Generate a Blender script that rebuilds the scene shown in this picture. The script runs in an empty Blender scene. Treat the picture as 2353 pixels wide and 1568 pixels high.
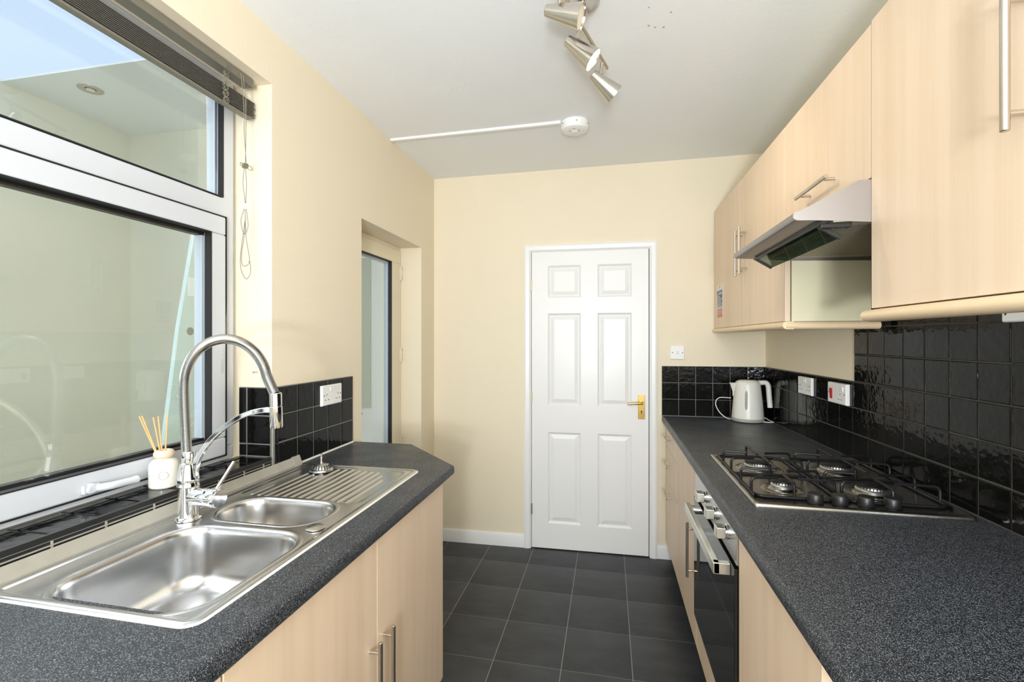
import bpy, bmesh, math, random
import numpy as np
from mathutils import Matrix, Vector
random.seed(7)
PI = math.pi
S = bpy.context.scene
C = S.collection

# ------------------------------------------------------------------ camera
cam_d = bpy.data.cameras.new('camera'); cam = bpy.data.objects.new('camera', cam_d); C.objects.link(cam)
cam_d.sensor_width = 36.0; cam_d.lens = 36.0*1070/2353; cam_d.clip_start = 0.02
cam_d.shift_y = -4.0/2353
cam.location = (0, 0, 1.396); cam.rotation_euler = (PI/2, 0, math.radians(11.6956))
S.camera = cam
# ------------------------------------------------------------------ world, large lights, exposure
W = bpy.data.worlds.new('sky'); S.world = W; W.use_nodes = True
bg = W.node_tree.nodes['Background']; bg.inputs[0].default_value = (0.62, 0.78, 1.0, 1); bg.inputs[1].default_value = 0.98
def lamp(name, kind, loc, rot, energy, col, **kw):
    d = bpy.data.lights.new(name, kind); d.energy = energy; d.color = col
    for k, v in kw.items(): setattr(d, k, v)
    o = bpy.data.objects.new(name, d); C.objects.link(o); o.location = loc; o.rotation_euler = rot
    return o
# soft overcast daylight falling into the side yard
lamp('overcast_daylight', 'SUN', (-4, -1, 6), (math.radians(-8), math.radians(-34), 0), 4.8, (0.97, 0.99, 1.0), angle=math.radians(70))
# fill lamp added behind the camera, in front of the made-up rear window
lamp('rear_fill', 'AREA', (0.0, -1.50, 1.62), (math.radians(92), 0, 0), 37, (0.90, 0.955, 1.0), shape='RECTANGLE', size=1.7, size_y=1.3)
# ceiling fill added behind the camera, aimed up like a bounced flash
lamp('bounce_fill', 'AREA', (0.05, -1.05, 1.15), (math.radians(154), 0, 0), 42, (0.91, 0.955, 1.0), shape='DISK', size=.30)
lamp('camera_flash', 'AREA', (0.12, -1.30, 1.42), (math.radians(98), 0, 0), 15, (0.95, 0.975, 1.0), shape='DISK', size=.16)
S.view_settings.view_transform = 'Standard'; S.view_settings.look = 'None'
S.view_settings.exposure = 0.27; S.view_settings.gamma = 1.0; S.view_settings.use_curve_mapping = False

# ------------------------------------------------------------------ materials
def srgb(r, g, b):
    f = lambda c: (c/255/12.92) if c/255 <= .04045 else ((c/255+.055)/1.055)**2.4
    return (f(r), f(g), f(b), 1)
def newmat(name):
    m = bpy.data.materials.new(name); m.use_nodes = True
    return m, m.node_tree.nodes, m.node_tree.links, m.node_tree.nodes['Principled BSDF']
def mat(name, col, rough=.5, metal=0, spec=.5, bump=0, bscale=60, var=0, vscale=6, coat=0, stretch=None, emit=0):
    m, N, L, P = newmat(name)
    P.inputs['Base Color'].default_value = col; P.inputs['Roughness'].default_value = rough
    P.inputs['Metallic'].default_value = metal; P.inputs['Specular IOR Level'].default_value = spec
    P.inputs['Coat Weight'].default_value = coat
    if emit:
        P.inputs['Emission Color'].default_value = col; P.inputs['Emission Strength'].default_value = emit
    if bump or var:
        tc = N.new('ShaderNodeTexCoord'); mp = N.new('ShaderNodeMapping'); L.new(tc.outputs['Object'], mp.inputs[0])
        if stretch: mp.inputs['Scale'].default_value = stretch
    if bump:
        n = N.new('ShaderNodeTexNoise'); n.inputs['Scale'].default_value = bscale; n.inputs['Detail'].default_value = 4
        L.new(mp.outputs[0], n.inputs['Vector']); b = N.new('ShaderNodeBump'); b.inputs['Strength'].default_value = bump
        b.inputs['Distance'].default_value = .01
        L.new(n.outputs['Fac'], b.inputs['Height']); L.new(b.outputs[0], P.inputs['Normal'])
    if var:
        n = N.new('ShaderNodeTexNoise'); n.inputs['Scale'].default_value = vscale; n.inputs['Detail'].default_value = 5
        L.new(mp.outputs[0], n.inputs['Vector']); mx = N.new('ShaderNodeMix'); mx.data_type = 'RGBA'
        mx.inputs[6].default_value = tuple(c*(1-var) for c in col[:3])+(1,); mx.inputs[7].default_value = tuple(min(1, c*(1+var)) for c in col[:3])+(1,)
        L.new(n.outputs['Fac'], mx.inputs[0]); L.new(mx.outputs[2], P.inputs['Base Color'])
    return m
def wood_mat(name, a, b, c):
    m, N, L, P = newmat(name)
    tc = N.new('ShaderNodeTexCoord'); mp = N.new('ShaderNodeMapping'); mp.inputs['Scale'].default_value = (26, 26, 1.1)
    L.new(tc.outputs['Object'], mp.inputs[0])
    n1 = N.new('ShaderNodeTexNoise'); n1.inputs['Scale'].default_value = 1.0; n1.inputs['Detail'].default_value = 6; n1.inputs['Roughness'].default_value = .62
    L.new(mp.outputs[0], n1.inputs['Vector'])
    r = N.new('ShaderNodeValToRGB'); e = r.color_ramp.elements
    e[0].position = .3; e[0].color = a; e[1].position = .72; e[1].color = c; k = e.new(.5); k.color = b
    L.new(n1.outputs['Fac'], r.inputs[0])
    mp2 = N.new('ShaderNodeMapping'); mp2.inputs['Scale'].default_value = (7, 7, .12); L.new(tc.outputs['Object'], mp2.inputs[0])
    n2 = N.new('ShaderNodeTexNoise'); n2.inputs['Scale'].default_value = 1; n2.inputs['Detail'].default_value = 2; L.new(mp2.outputs[0], n2.inputs['Vector'])
    mr = N.new('ShaderNodeMapRange'); mr.inputs[1].default_value = .3; mr.inputs[2].default_value = .7; mr.inputs[3].default_value = .96; mr.inputs[4].default_value = 1.03
    L.new(n2.outputs['Fac'], mr.inputs[0])
    mu = N.new('ShaderNodeMix'); mu.data_type = 'RGBA'; mu.blend_type = 'MULTIPLY'; mu.inputs[0].default_value = 1
    L.new(r.outputs[0], mu.inputs[6]); L.new(mr.outputs[0], mu.inputs[7]); L.new(mu.outputs[2], P.inputs['Base Color'])
    P.inputs['Roughness'].default_value = .42
    return m
def speckle_mat():
    m, N, L, P = newmat('speckled_laminate')
    tc = N.new('ShaderNodeTexCoord')
    n = N.new('ShaderNodeTexNoise'); n.inputs['Scale'].default_value = 640; n.inputs['Detail'].default_value = 1; n.inputs['Roughness'].default_value = .6
    L.new(tc.outputs['Object'], n.inputs['Vector'])
    r = N.new('ShaderNodeValToRGB'); e = r.color_ramp.elements
    e[0].position = .47; e[0].color = (.011, .013, .017, 1); e[1].position = .66; e[1].color = (.27, .295, .33, 1)
    k = e.new(.57); k.color = (.026, .030, .037, 1)
    L.new(n.outputs['Fac'], r.inputs[0]); L.new(r.outputs[0], P.inputs['Base Color'])
    n2 = N.new('ShaderNodeTexNoise'); n2.inputs['Scale'].default_value = 9; n2.inputs['Detail'].default_value = 6; L.new(tc.outputs['Object'], n2.inputs['Vector'])
    mr = N.new('ShaderNodeMapRange'); P.inputs['Specular IOR Level'].default_value = .34; mr.inputs[3].default_value = .30; mr.inputs[4].default_value = .52; L.new(n2.outputs['Fac'], mr.inputs[0])
    L.new(mr.outputs[0], P.inputs['Roughness'])
    b = N.new('ShaderNodeBump'); b.inputs['Strength'].default_value = .08; b.inputs['Distance'].default_value = .002
    L.new(n.outputs['Fac'], b.inputs['Height']); L.new(b.outputs[0], P.inputs['Normal'])
    return m
def black_tile_mat():
    m, N, L, P = newmat('black_glazed_tile')
    P.inputs['Base Color'].default_value = (.005, .005, .0047, 1); P.inputs['Roughness'].default_value = .08; P.inputs['Specular IOR Level'].default_value = .24
    tc = N.new('ShaderNodeTexCoord'); oi = N.new('ShaderNodeObjectInfo'); mp = N.new('ShaderNodeMapping')
    cm = N.new('ShaderNodeCombineXYZ'); ml = N.new('ShaderNodeMath'); ml.operation = 'MULTIPLY'; ml.inputs[1].default_value = 40
    L.new(oi.outputs['Random'], ml.inputs[0])
    for i in range(3): L.new(ml.outputs[0], cm.inputs[i])
    L.new(tc.outputs['Object'], mp.inputs[0]); L.new(cm.outputs[0], mp.inputs['Location'])
    n = N.new('ShaderNodeTexNoise'); n.inputs['Scale'].default_value = 44; n.inputs['Detail'].default_value = 1.5; L.new(mp.outputs[0], n.inputs['Vector'])
    b = N.new('ShaderNodeBump'); b.inputs['Strength'].default_value = .26; b.inputs['Distance'].default_value = .004
    L.new(n.outputs['Fac'], b.inputs['Height']); L.new(b.outputs[0], P.inputs['Normal'])
    return m
def slate_mat():
    m, N, L, P = newmat('slate_floor_tile')
    tc = N.new('ShaderNodeTexCoord'); oi = N.new('ShaderNodeObjectInfo'); mp = N.new('ShaderNodeMapping'); cm = N.new('ShaderNodeCombineXYZ')
    ml = N.new('ShaderNodeMath'); ml.operation = 'MULTIPLY'; ml.inputs[1].default_value = 30; L.new(oi.outputs['Random'], ml.inputs[0])
    for i in range(3): L.new(ml.outputs[0], cm.inputs[i])
    L.new(tc.outputs['Object'], mp.inputs[0]); L.new(cm.outputs[0], mp.inputs['Location']); mp.inputs['Rotation'].default_value = (0, 0, .6)
    mp.inputs['Scale'].default_value = (1, 2.2, 1)
    n = N.new('ShaderNodeTexNoise'); n.inputs['Scale'].default_value = 6; n.inputs['Detail'].default_value = 8; n.inputs['Roughness'].default_value = .65
    L.new(mp.outputs[0], n.inputs['Vector'])
    r = N.new('ShaderNodeValToRGB'); e = r.color_ramp.elements
    e[0].position = .3; e[0].color = (.021, .0228, .0265, 1); e[1].position = .75; e[1].color = (.049, .051, .057, 1)
    L.new(n.outputs['Fac'], r.inputs[0]); L.new(r.outputs[0], P.inputs['Base Color'])
    P.inputs['Roughness'].default_value = .46
    b = N.new('ShaderNodeBump'); b.inputs['Strength'].default_value = .15; b.inputs['Distance'].default_value = .004
    L.new(n.outputs['Fac'], b.inputs['Height']); L.new(b.outputs[0], P.inputs['Normal'])
    return m
def brushed(name, col, rough, scale=(2, 220, 220), amt=.06):
    m, N, L, P = newmat(name)
    P.inputs['Base Color'].default_value = col; P.inputs['Metallic'].default_value = 1
    tc = N.new('ShaderNodeTexCoord'); mp = N.new('ShaderNodeMapping'); mp.inputs['Scale'].default_value = scale; L.new(tc.outputs['Object'], mp.inputs[0])
    n = N.new('ShaderNodeTexNoise'); n.inputs['Scale'].default_value = 1.5; n.inputs['Detail'].default_value = 4; L.new(mp.outputs[0], n.inputs['Vector'])
    mr = N.new('ShaderNodeMapRange'); mr.inputs[3].default_value = rough-amt; mr.inputs[4].default_value = rough+amt
    L.new(n.outputs['Fac'], mr.inputs[0]); L.new(mr.outputs[0], P.inputs['Roughness'])
    return m
def glass_mat(name, tint, refl_ior=1.5):
    m = bpy.data.materials.new(name); m.use_nodes = True; N = m.node_tree.nodes; L = m.node_tree.links
    N.remove(N['Principled BSDF']); out = N['Material Output']
    t = N.new('ShaderNodeBsdfTransparent'); t.inputs[0].default_value = tint
    g = N.new('ShaderNodeBsdfGlossy'); g.inputs['Roughness'].default_value = .01
    f0 = ((refl_ior-1)/(refl_ior+1))**2          # Schlick reflectance, the same from both sides of the thin pane
    lw = N.new('ShaderNodeLayerWeight'); lw.inputs['Blend'].default_value = .5
    pw = N.new('ShaderNodeMath'); pw.operation = 'POWER'; pw.inputs[1].default_value = 5; L.new(lw.outputs['Facing'], pw.inputs[0])
    fr = N.new('ShaderNodeMath'); fr.operation = 'MULTIPLY_ADD'; fr.inputs[1].default_value = 1-f0; fr.inputs[2].default_value = f0; L.new(pw.outputs[0], fr.inputs[0])
    mx = N.new('ShaderNodeMixShader'); L.new(fr.outputs[0], mx.inputs[0]); L.new(t.outputs[0], mx.inputs[1]); L.new(g.outputs[0], mx.inputs[2])
    L.new(mx.outputs[0], out.inputs[0])
    return m

M = dict(
    cream=mat('cream_wall_paint', srgb(238, 226, 201), .62, bump=.06, bscale=90, var=.02, vscale=3),
    reveal=mat('pale_cream_paint', srgb(243, 234, 212), .6, bump=.06, bscale=90),
    ceil=mat('ceiling_paint', srgb(244, 246, 247), .7, bump=.10, bscale=28, var=.02, vscale=3),
    white=mat('white_gloss_paint', srgb(240, 240, 239), .33, var=.015, vscale=4),
    upvc=mat('white_upvc', srgb(206, 209, 215), .28),
    doorpaint=mat('aged_cream_upvc', srgb(236, 226, 200), .32),
    plastic=mat('white_plastic', srgb(244, 244, 243), .35),
    wood=wood_mat('pale_beech_foil', srgb(227, 202, 174), srgb(232, 209, 183), srgb(235, 214, 190)),
    railwood=mat('beech_rail', srgb(236, 212, 176), .4, var=.05, vscale=20),
    carcass=mat('magnolia_melamine', srgb(228, 222, 190), .4),
    edge=mat('beech_edging', srgb(243, 221, 184), .4),
    top=speckle_mat(), tile=black_tile_mat(), slate=slate_mat(),
    fgrout=mat('floor_joint', srgb(150, 150, 148), .7), grout=mat('tile_grout', srgb(118, 120, 116), .85, var=.25, vscale=40),
    dgrout=mat('dark_tile_grout', srgb(74, 72, 65), .85, var=.35, vscale=30),
    steel=brushed('brushed_steel', (.62, .62, .61, 1), .27), steelsink=brushed('sink_steel', (.63, .63, .635, 1), .25, (6, 90, 90), .02),
    hobsteel=brushed('hob_steel', (.36, .34, .315, 1), .24, (220, 2, 220)), hoodsteel=brushed('hood_steel', (.40, .38, .378, 1), .40, (220, 2, 220)),
    ovensteel=brushed('oven_steel', (.60, .595, .60, 1), .3, (220, 2, 220)),
    hose=mat('hose_steel', (.58, .58, .57, 1), .2, 1), chrome=mat('chrome', (.86, .87, .88, 1), .05, 1), nickel=mat('satin_nickel', (.60, .555, .49, 1), .27, 1),
    champagne=mat('champagne_aluminium', (.73, .735, .67, 1), .33, 1), satinspot=brushed('spot_nickel', (.62, .585, .53, 1), .22, (4, 150, 150)),
    brass=mat('brass', (.72, .49, .16, 1), .2, 1), hinge=mat('hinge_metal', (.50, .46, .36, 1), .4, .8),
    black=mat('black_plastic', (.012, .012, .012, 1), .38), gloss=mat('black_oven_glass', (.004, .004, .005, 1), .045, spec=.7),
    iron=mat('black_enamel', (.008, .008, .009, 1), .38, spec=.3), alu=mat('burner_aluminium', (.60, .60, .58, 1), .42, 1),
    gasket=mat('black_gasket', (.01, .01, .011, 1), .5), spacer=mat('grey_spacer', srgb(196, 206, 218), .4),
    blind=mat('dark_grey_slat', srgb(88, 85, 78), .40, metal=.2), headrail=mat('taupe_headrail', srgb(128, 124, 112), .42, metal=.2),
    cord=mat('beige_cord', srgb(140, 134, 114), .8), clear=glass_mat('clear_acrylic', (.93, .95, .94, 1), 1.45),
    glass=glass_mat('window_glass', (.96, .97, .96, 1), 1.6), visor=glass_mat('green_smoked_glass', (.42, .50, .43, 1), 1.5),
    filt=mat('grease_filter_metal', (.50, .46, .36, 1), .45, .7), strip=mat('weathered_seal_strip', srgb(168, 164, 153), .5, var=.16, vscale=25, metal=.15),
    ceramic=mat('cream_ceramic', srgb(236, 233, 220), .18), peach=mat('pink_wood', srgb(228, 202, 180), .55, var=.05, vscale=30),
    reed=mat('reed_stick', srgb(222, 178, 122), .7), red=mat('red_rocker', srgb(196, 28, 40), .35), hole=mat('dark_hole', (.01, .01, .01, 1), .6),
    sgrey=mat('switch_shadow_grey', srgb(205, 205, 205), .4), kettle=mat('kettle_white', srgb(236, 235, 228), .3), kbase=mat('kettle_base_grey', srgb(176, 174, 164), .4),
    kwin=mat('grey_water_window', srgb(150, 148, 142), .25), blue=mat('notice_blue', srgb(82, 98, 150), .5), nred=mat('notice_red', srgb(200, 88, 78), .5),
    paper=mat('notice_paper', srgb(232, 230, 216), .5), yard=mat('yard_render', srgb(242, 239, 220), .8, bump=.1, bscale=40, var=.04, vscale=1.5), soffit=mat('soffit_white', srgb(244, 246, 244), .7),
    concrete=mat('concrete', srgb(190, 188, 182), .85, var=.15, vscale=5), board=mat('pale_board', srgb(206, 224, 222), .5, var=.08, vscale=8),
    leaf=mat('leaf_print', srgb(232, 240, 240), .5), caulk=mat('white_sealant', srgb(226, 224, 214), .6),
    fleck=mat('brown_fleck', srgb(196, 172, 132), .7), lit=mat('lit_lens', (1.0, .90, .74, 1), .5, emit=9), unlit=mat('frosted_lens', srgb(240, 228, 208), .4),
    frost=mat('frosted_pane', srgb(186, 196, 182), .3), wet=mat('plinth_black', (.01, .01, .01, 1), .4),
)

# ------------------------------------------------------------------ mesh helpers
WORLD_EMPTY = {}
class MB:
    def __init__(s, off=(0, 0, 0)): s.v = []; s.f = []; s.o = off
    def add(s, vs, fs):
        n = len(s.v); s.v += [tuple(p) for p in vs]; s.f += [tuple(i+n for i in f) for f in fs]; return s
    def box(s, x0, x1, y0, y1, z0, z1):
        if x0 > x1: x0, x1 = x1, x0
        if y0 > y1: y0, y1 = y1, y0
        if z0 > z1: z0, z1 = z1, z0
        return s.add([(x0,y0,z0),(x1,y0,z0),(x1,y1,z0),(x0,y1,z0),(x0,y0,z1),(x1,y0,z1),(x1,y1,z1),(x0,y1,z1)],
                     [(0,3,2,1),(4,5,6,7),(0,1,5,4),(1,2,6,5),(2,3,7,6),(3,0,4,7)])
    def loft(s, rings, cap0=True, cap1=True, closed=True):
        n = len(rings[0]); vs = [p for r in rings for p in r]; fs = []
        for i in range(len(rings)-1):
            for j in range(n if closed else n-1):
                k = (j+1) % n; fs.append((i*n+j, i*n+k, (i+1)*n+k, (i+1)*n+j))
        if cap0: fs.append(tuple(range(n-1, -1, -1)))
        if cap1: fs.append(tuple((len(rings)-1)*n+j for j in range(n)))
        return s.add(vs, fs)
    def lathe(s, prof, origin=(0,0,0), axis=(0,0,1), n=24, cap0=True, cap1=True):
        o = Vector(origin); a = Vector(axis).normalized()
        u = a.orthogonal().normalized(); w = a.cross(u)
        rings = [[tuple(o+a*h+(u*math.cos(2*PI*j/n)+w*math.sin(2*PI*j/n))*max(r, 1e-5)) for j in range(n)] for r, h in prof]
        return s.loft(rings, cap0, cap1)
    def cyl(s, p0, p1, r0, r1=None, n=16):
        p0 = Vector(p0); p1 = Vector(p1); r1 = r0 if r1 is None else r1
        return s.lathe([(r0, 0), (r1, (p1-p0).length)], p0, p1-p0, n)
    def rod(s, p0, p1, r, n=14, e=.0012):
        p0 = Vector(p0); p1 = Vector(p1); l = (p1-p0).length
        return s.lathe([(r-e, 0), (r, e), (r, l-e), (r-e, l)], p0, p1-p0, n)
    def tube(s, pts, r, n=10, flat=None, up=None):
        P = [Vector(p) for p in pts]; rings = []; nrm = None
        for i, p in enumerate(P):
            t = (P[min(i+1, len(P)-1)]-P[max(i-1, 0)]).normalized()
            if nrm is None: nrm = (Vector(up) if up else t.orthogonal()); 
            nrm = (nrm-t*nrm.dot(t)).normalized(); b = t.cross(nrm)
            rr = r[i] if isinstance(r, (list, tuple)) else r
            if flat:
                a, c = flat; rings.append([tuple(p+nrm*x+b*y) for x, y in ((a,c),(-a,c),(-a,-c),(a,-c))])
            else:
                rings.append([tuple(p+(nrm*math.cos(2*PI*j/n)+b*math.sin(2*PI*j/n))*rr) for j in range(n)])
        return s.loft(rings)
    def prism(s, poly, axis, a, b):
        def m(p, t): 
            if axis == 'y': return (p[0], t, p[1])
            if axis == 'x': return (t, p[0], p[1])
            return (p[0], p[1], t)
        return s.loft([[m(p, a) for p in poly], [m(p, b) for p in poly]])
    def mesh(s, name, mat, ang=35):
        me = bpy.data.meshes.new(name); o = s.o
        me.from_pydata([(p[0]-o[0], p[1]-o[1], p[2]-o[2]) for p in s.v], [], s.f); me.update()
        bm = bmesh.new(); bm.from_mesh(me); bmesh.ops.recalc_face_normals(bm, faces=bm.faces); bm.to_mesh(me); bm.free()
        me.polygons.foreach_set('use_smooth', [True]*len(me.polygons)); me.set_sharp_from_angle(angle=math.radians(ang))
        if mat: me.materials.append(mat)
        return me
    def build(s, name, mat, parent=None, bevel=0, seg=2, ang=35):
        ob = bpy.data.objects.new(name, s.mesh(name, mat, ang)); C.objects.link(ob)
        if bevel:
            b = ob.modifiers.new('bevel', 'BEVEL'); b.width = bevel; b.segments = seg; b.limit_method = 'ANGLE'; b.angle_limit = math.radians(50); b.harden_normals = True
        if parent is not None:
            ob.parent = parent
            if parent.name in WORLD_EMPTY: ob.matrix_parent_inverse = WORLD_EMPTY[parent.name].inverted()
        return ob
def tag(o, label, cat, group=None, kind=None):
    o['label'] = label; o['category'] = cat
    if group: o['group'] = group
    if kind: o['kind'] = kind
    return o
def thing(name, label, cat, loc, group=None, kind=None):      # children are built in world coordinates
    o = bpy.data.objects.new(name, None); C.objects.link(o); o.location = loc; o.empty_display_size = .1
    WORLD_EMPTY[o.name] = Matrix.Translation(loc); return tag(o, label, cat, group, kind)
def frame_thing(name, label, cat, frame, loc, group=None, kind=None):   # children in the local coordinates of a wall frame, origin at loc
    o = bpy.data.objects.new(name, None); C.objects.link(o); p = frame @ Vector(loc)
    o.location = p; o.rotation_euler = frame.to_euler(); o.empty_display_size = .1
    return tag(o, label, cat, group, kind)
def bezier(P, n=40):
    """Catmull-Rom through the points"""
    P = [Vector(p) for p in P]; Q = [2*P[0]-P[1]]+P+[2*P[-1]-P[-2]]; out = []
    for i in range(1, len(Q)-2):
        for k in range(n):
            t = k/n; a, b, c, d = Q[i-1], Q[i], Q[i+1], Q[i+2]
            out.append(.5*((2*b)+(c-a)*t+(2*a-5*b+4*c-d)*t*t+(3*b-a-3*c+d)*t**3))
    out.append(P[-1]); return out

def rrect(x0, x1, y0, y1, r, z, n=6):
    P = []
    for cx_, cy_, a0 in ((x1-r, y0+r, -PI/2), (x1-r, y1-r, 0), (x0+r, y1-r, PI/2), (x0+r, y0+r, PI)):
        for k in range(n+1):
            a = a0+k/n*PI/2; P.append((cx_+r*math.cos(a), cy_+r*math.sin(a), z))
    return P
# wall frames: local x runs along the wall, local -y points into the room
F_BACK = Matrix.Translation((0, 3.093, 0)) @ Matrix.Rotation(.02, 4, 'Z')
CORNER = Vector((.9443, 3.112, 0))
F_RIGHT = Matrix.Translation(CORNER) @ Matrix.Rotation(math.atan2(-1, .034), 4, 'Z')
F_LEFT = Matrix.Translation((-1.19, 0, 0)) @ Matrix.Rotation(PI/2, 4, 'Z')
def wall_x(y): return .945+.034*(3.09-y)
def in_frame(ob, F): ob.location = F.to_translation(); ob.rotation_euler = F.to_euler()

TILE_MESH = {}
def tile_mesh(w, h, t, m, key):
    k = (round(w, 4), round(h, 4), t, key)
    if k not in TILE_MESH:
        b = MB(); e = .0022; rings = []
        for ins, y in ((0, 0), (0, -t+e*.7), (e*.5, -t+e*.2), (e*1.3, -t)):
            a, c = w/2-ins, h/2-ins; rings.append([(-a,y,-c),(a,y,-c),(a,y,c),(-a,y,c)])
        b.loft(rings); TILE_MESH[k] = b.mesh('tile', m, 12)
    return TILE_MESH[k]
def wall_tiles(parent, F, cols, rows, t=.008, gap=.003, jitter=.0005, y0=0):
    """a field of single tiles on a wall; parent has the frame F itself (F None) or stands in world space"""
    for x0, x1 in zip(cols[:-1], cols[1:]):
        for z0, z1 in zip(rows[:-1], rows[1:]):
            o = bpy.data.objects.new('tile', tile_mesh(x1-x0-gap, z1-z0-gap, t, M['tile'], 'b')); C.objects.link(o)
            p = Vector(((x0+x1)/2+random.uniform(-1,1)*jitter, y0-random.random()*jitter*2, (z0+z1)/2+random.uniform(-1,1)*jitter))
            r = Matrix.Rotation(random.uniform(-1,1)*.006, 4, 'X') @ Matrix.Rotation(random.uniform(-1,1)*.006, 4, 'Z')
            mw = Matrix.Translation(p) @ r
            if F is not None: mw = F @ mw
            o.location = mw.to_translation(); o.rotation_euler = mw.to_euler(); o.parent = parent

# ------------------------------------------------------------------ room shell
Y0 = -1.6
fl = MB().box(-1.45, 1.30, Y0-.2, 3.40, -.10, -.0015).build('floor', M['fgrout'])
tag(fl, 'dark slate look floor tiles with thin pale joints', 'floor', kind='structure')
TP = .2945
tm = MB()
rings = []
for ins, z in ((.0007, -.008), (.0007, -.0006), (.0022, 0)):
    a = TP/2-ins-.0009; rings.append([(-a,-a,z),(a,-a,z),(a,a,z),(-a,a,z)])
tm.loft(rings); tme = tm.mesh('tile', M['slate'], 60)
for i in range(-2, 7):
    for j in range(-3, 16):
        x = -.785+TP*(i-.5)+.0; y = 2.852-TP*(j-.5)
        if x-TP/2 > .75 or x+TP/2 < -1.19 or y+TP/2 < Y0 or y > 3.09+TP*.45: continue
        o = bpy.data.objects.new('tile', tme); C.objects.link(o); o.location = (x, y, 0); o.parent = fl
cl = MB(); z0, z1 = 2.513, 2.539
cl.loft([[(-1.45, Y0-.2, z0-.003), (1.30, Y0-.2, z1+.003), (1.30, 3.4, z1+.003), (-1.45, 3.4, z0-.003)], [(-1.45, Y0-.2, 2.7), (1.30, Y0-.2, 2.7), (1.30, 3.4, 2.7), (-1.45, 3.4, 2.7)]])
tag(cl.build('ceiling', M['ceil']), 'off white painted kitchen ceiling', 'ceiling', kind='structure')
def ceil_z(x): return z0+(z1-z0)*(x+1.45)/2.75
ceil_ob = bpy.data.objects['ceiling']
for fx, fy, fr in ((.142, 1.745, .0045), (.166, 1.76, .004), (.196, 1.765, .0045), (.212, 1.69, .004), (.135, 1.65, .003)):
    m_ = MB(); m_.lathe([(.0, 0), (fr, 0), (fr*.8, .0004), (.0, .0005)], (fx, fy, ceil_z(fx)+.0001), (0, 0, -1), 9); m_.build('brown_fleck', M['fleck'], ceil_ob)
def ceil_z(x): return z0+(z1-z0)*(x+1.45)/2.75

WY0, WY1, WZ0, WZ1 = -.36, 1.471, .962, 2.318     # window opening
DY0, DY1, DZ1 = 2.095, 2.843, 1.992               # side door opening
wl = MB(); X0, X1 = -1.45, -1.19
wl.box(X0, X1, Y0-.2, WY0, -.1, 2.6); wl.box(X0, X1, WY0, WY1, -.1, WZ0); wl.box(X0, X1, WY0, WY1, WZ1, 2.6)
wl.box(X0, X1, WY1, DY0, -.1, 2.6); wl.box(X0, X1, DY0, DY1, DZ1, 2.6); wl.box(X0, X1, DY1, 3.4, -.1, 2.6)
wl = wl.build('wall_left', M['cream']); tag(wl, 'cream painted wall with the window and the glazed door', 'wall', kind='structure')
wb = MB(); wb.box(-1.35, -.545, 0, .25, -.1, 2.65); wb.box(.297, 1.25, 0, .25, -.1, 2.65); wb.box(-.545, .297, 0, .25, 2.005, 2.65); wb.box(-.545, .297, .06, .25, -.1, 2.005)
wb = wb.build('wall_back', M['cream']); in_frame(wb, F_BACK); tag(wb, 'cream painted end wall around the white panelled door', 'wall', kind='structure')
wr = MB().box(-.25, 5.0, 0, .2, -.1, 2.65).build('wall_right', M['cream']); in_frame(wr, F_RIGHT)
tag(wr, 'cream painted wall with black tiles behind the hob', 'wall', kind='structure')
# rear wall with a made-up window opening (behind the camera)
RW = (-.85, .85, .97, 2.27)
wz = MB(); wz.box(-1.45, RW[0], Y0-.2, Y0, -.1, 2.65); wz.box(RW[1], 1.3, Y0-.2, Y0, -.1, 2.65); wz.box(RW[0], RW[1], Y0-.2, Y0, -.1, RW[2]); wz.box(RW[0], RW[1], Y0-.2, Y0, RW[3], 2.65)
tag(wz.build('wall_rear', M['cream']), 'cream painted wall behind the viewer with an added wide window', 'wall', kind='structure')

# ---- backsplash tiles
RZ = [.912, 1.0165, 1.121, 1.2255]
g = MB().box(.333, .945, -.0066, 0, .905, 1.226).build('grout', M['grout'], wb)
bc = [.333+i*.1015 for i in range(7)]
wall_tiles(wb, None, bc, RZ)
def sr(y): return (CORNER.y-y)*math.hypot(1, .034)
ys = [1.404+.1033*k for k in range(0, 17)]
cr = sorted([sr(y) for y in ys if y < 3.09]+[sr(3.099)]); cr = [c for i, c in enumerate(cr) if i == 0 or c-cr[i-1] > .02]
near = [sr(1.404-.1033*k) for k in range(1, 12)]
cr = cr+near
g = MB(); g.box(.01, cr[-1], -.0066, 0, .905, 1.226); g.box(sr(2.119), cr[-1], -.0066, 0, 1.22, 1.56); g.box(sr(2.119), sr(1.31), -.0066, 0, 1.56, 1.765)
g.build('grout', M['dgrout'], wr)
wall_tiles(wr, None, cr, RZ)
k0 = min(range(len(cr)), key=lambda i: abs(cr[i]-sr(2.12)))
wall_tiles(wr, None, [sr(2.119)]+cr[k0+1:], [1.2275, 1.3345, 1.4415, 1.5485])
wall_tiles(wr, None, [sr(2.119)]+[c for c in cr[k0+1:] if c < sr(1.29)], [1.5485, 1.6555, 1.7625])
# left wall: behind the drainer
lc = [1.478, 1.494, 1.6025, 1.7035, 1.804, 1.905, 2.003]; LZ = [.915, 1.0165, 1.119, 1.2215]
g = MB(); g.box(-1.19, -1.1834, 1.474, 2.003, .905, 1.222); g.box(-1.32, -1.19, 1.4644, 1.4708, .965, 1.2215); g.build('grout', M['grout'], wl)
wall_tiles(wl, F_LEFT, lc[1:], LZ, gap=.004)
wall_tiles(wl, F_LEFT, lc[:2], LZ, gap=.001, y0=-.002)
F_REV = Matrix.Translation((-1.19, 1.471, 0)) @ Matrix.Rotation(PI, 4, 'Z')      # window reveal facing the camera: local x = -world x
F_REV = Matrix.Translation((-1.19, 1.4712, 0))
wall_tiles(wl, F_REV, [-.133, -.099, 0], [.9725, 1.0165, 1.119, 1.2215], gap=.004, y0=0)
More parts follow.
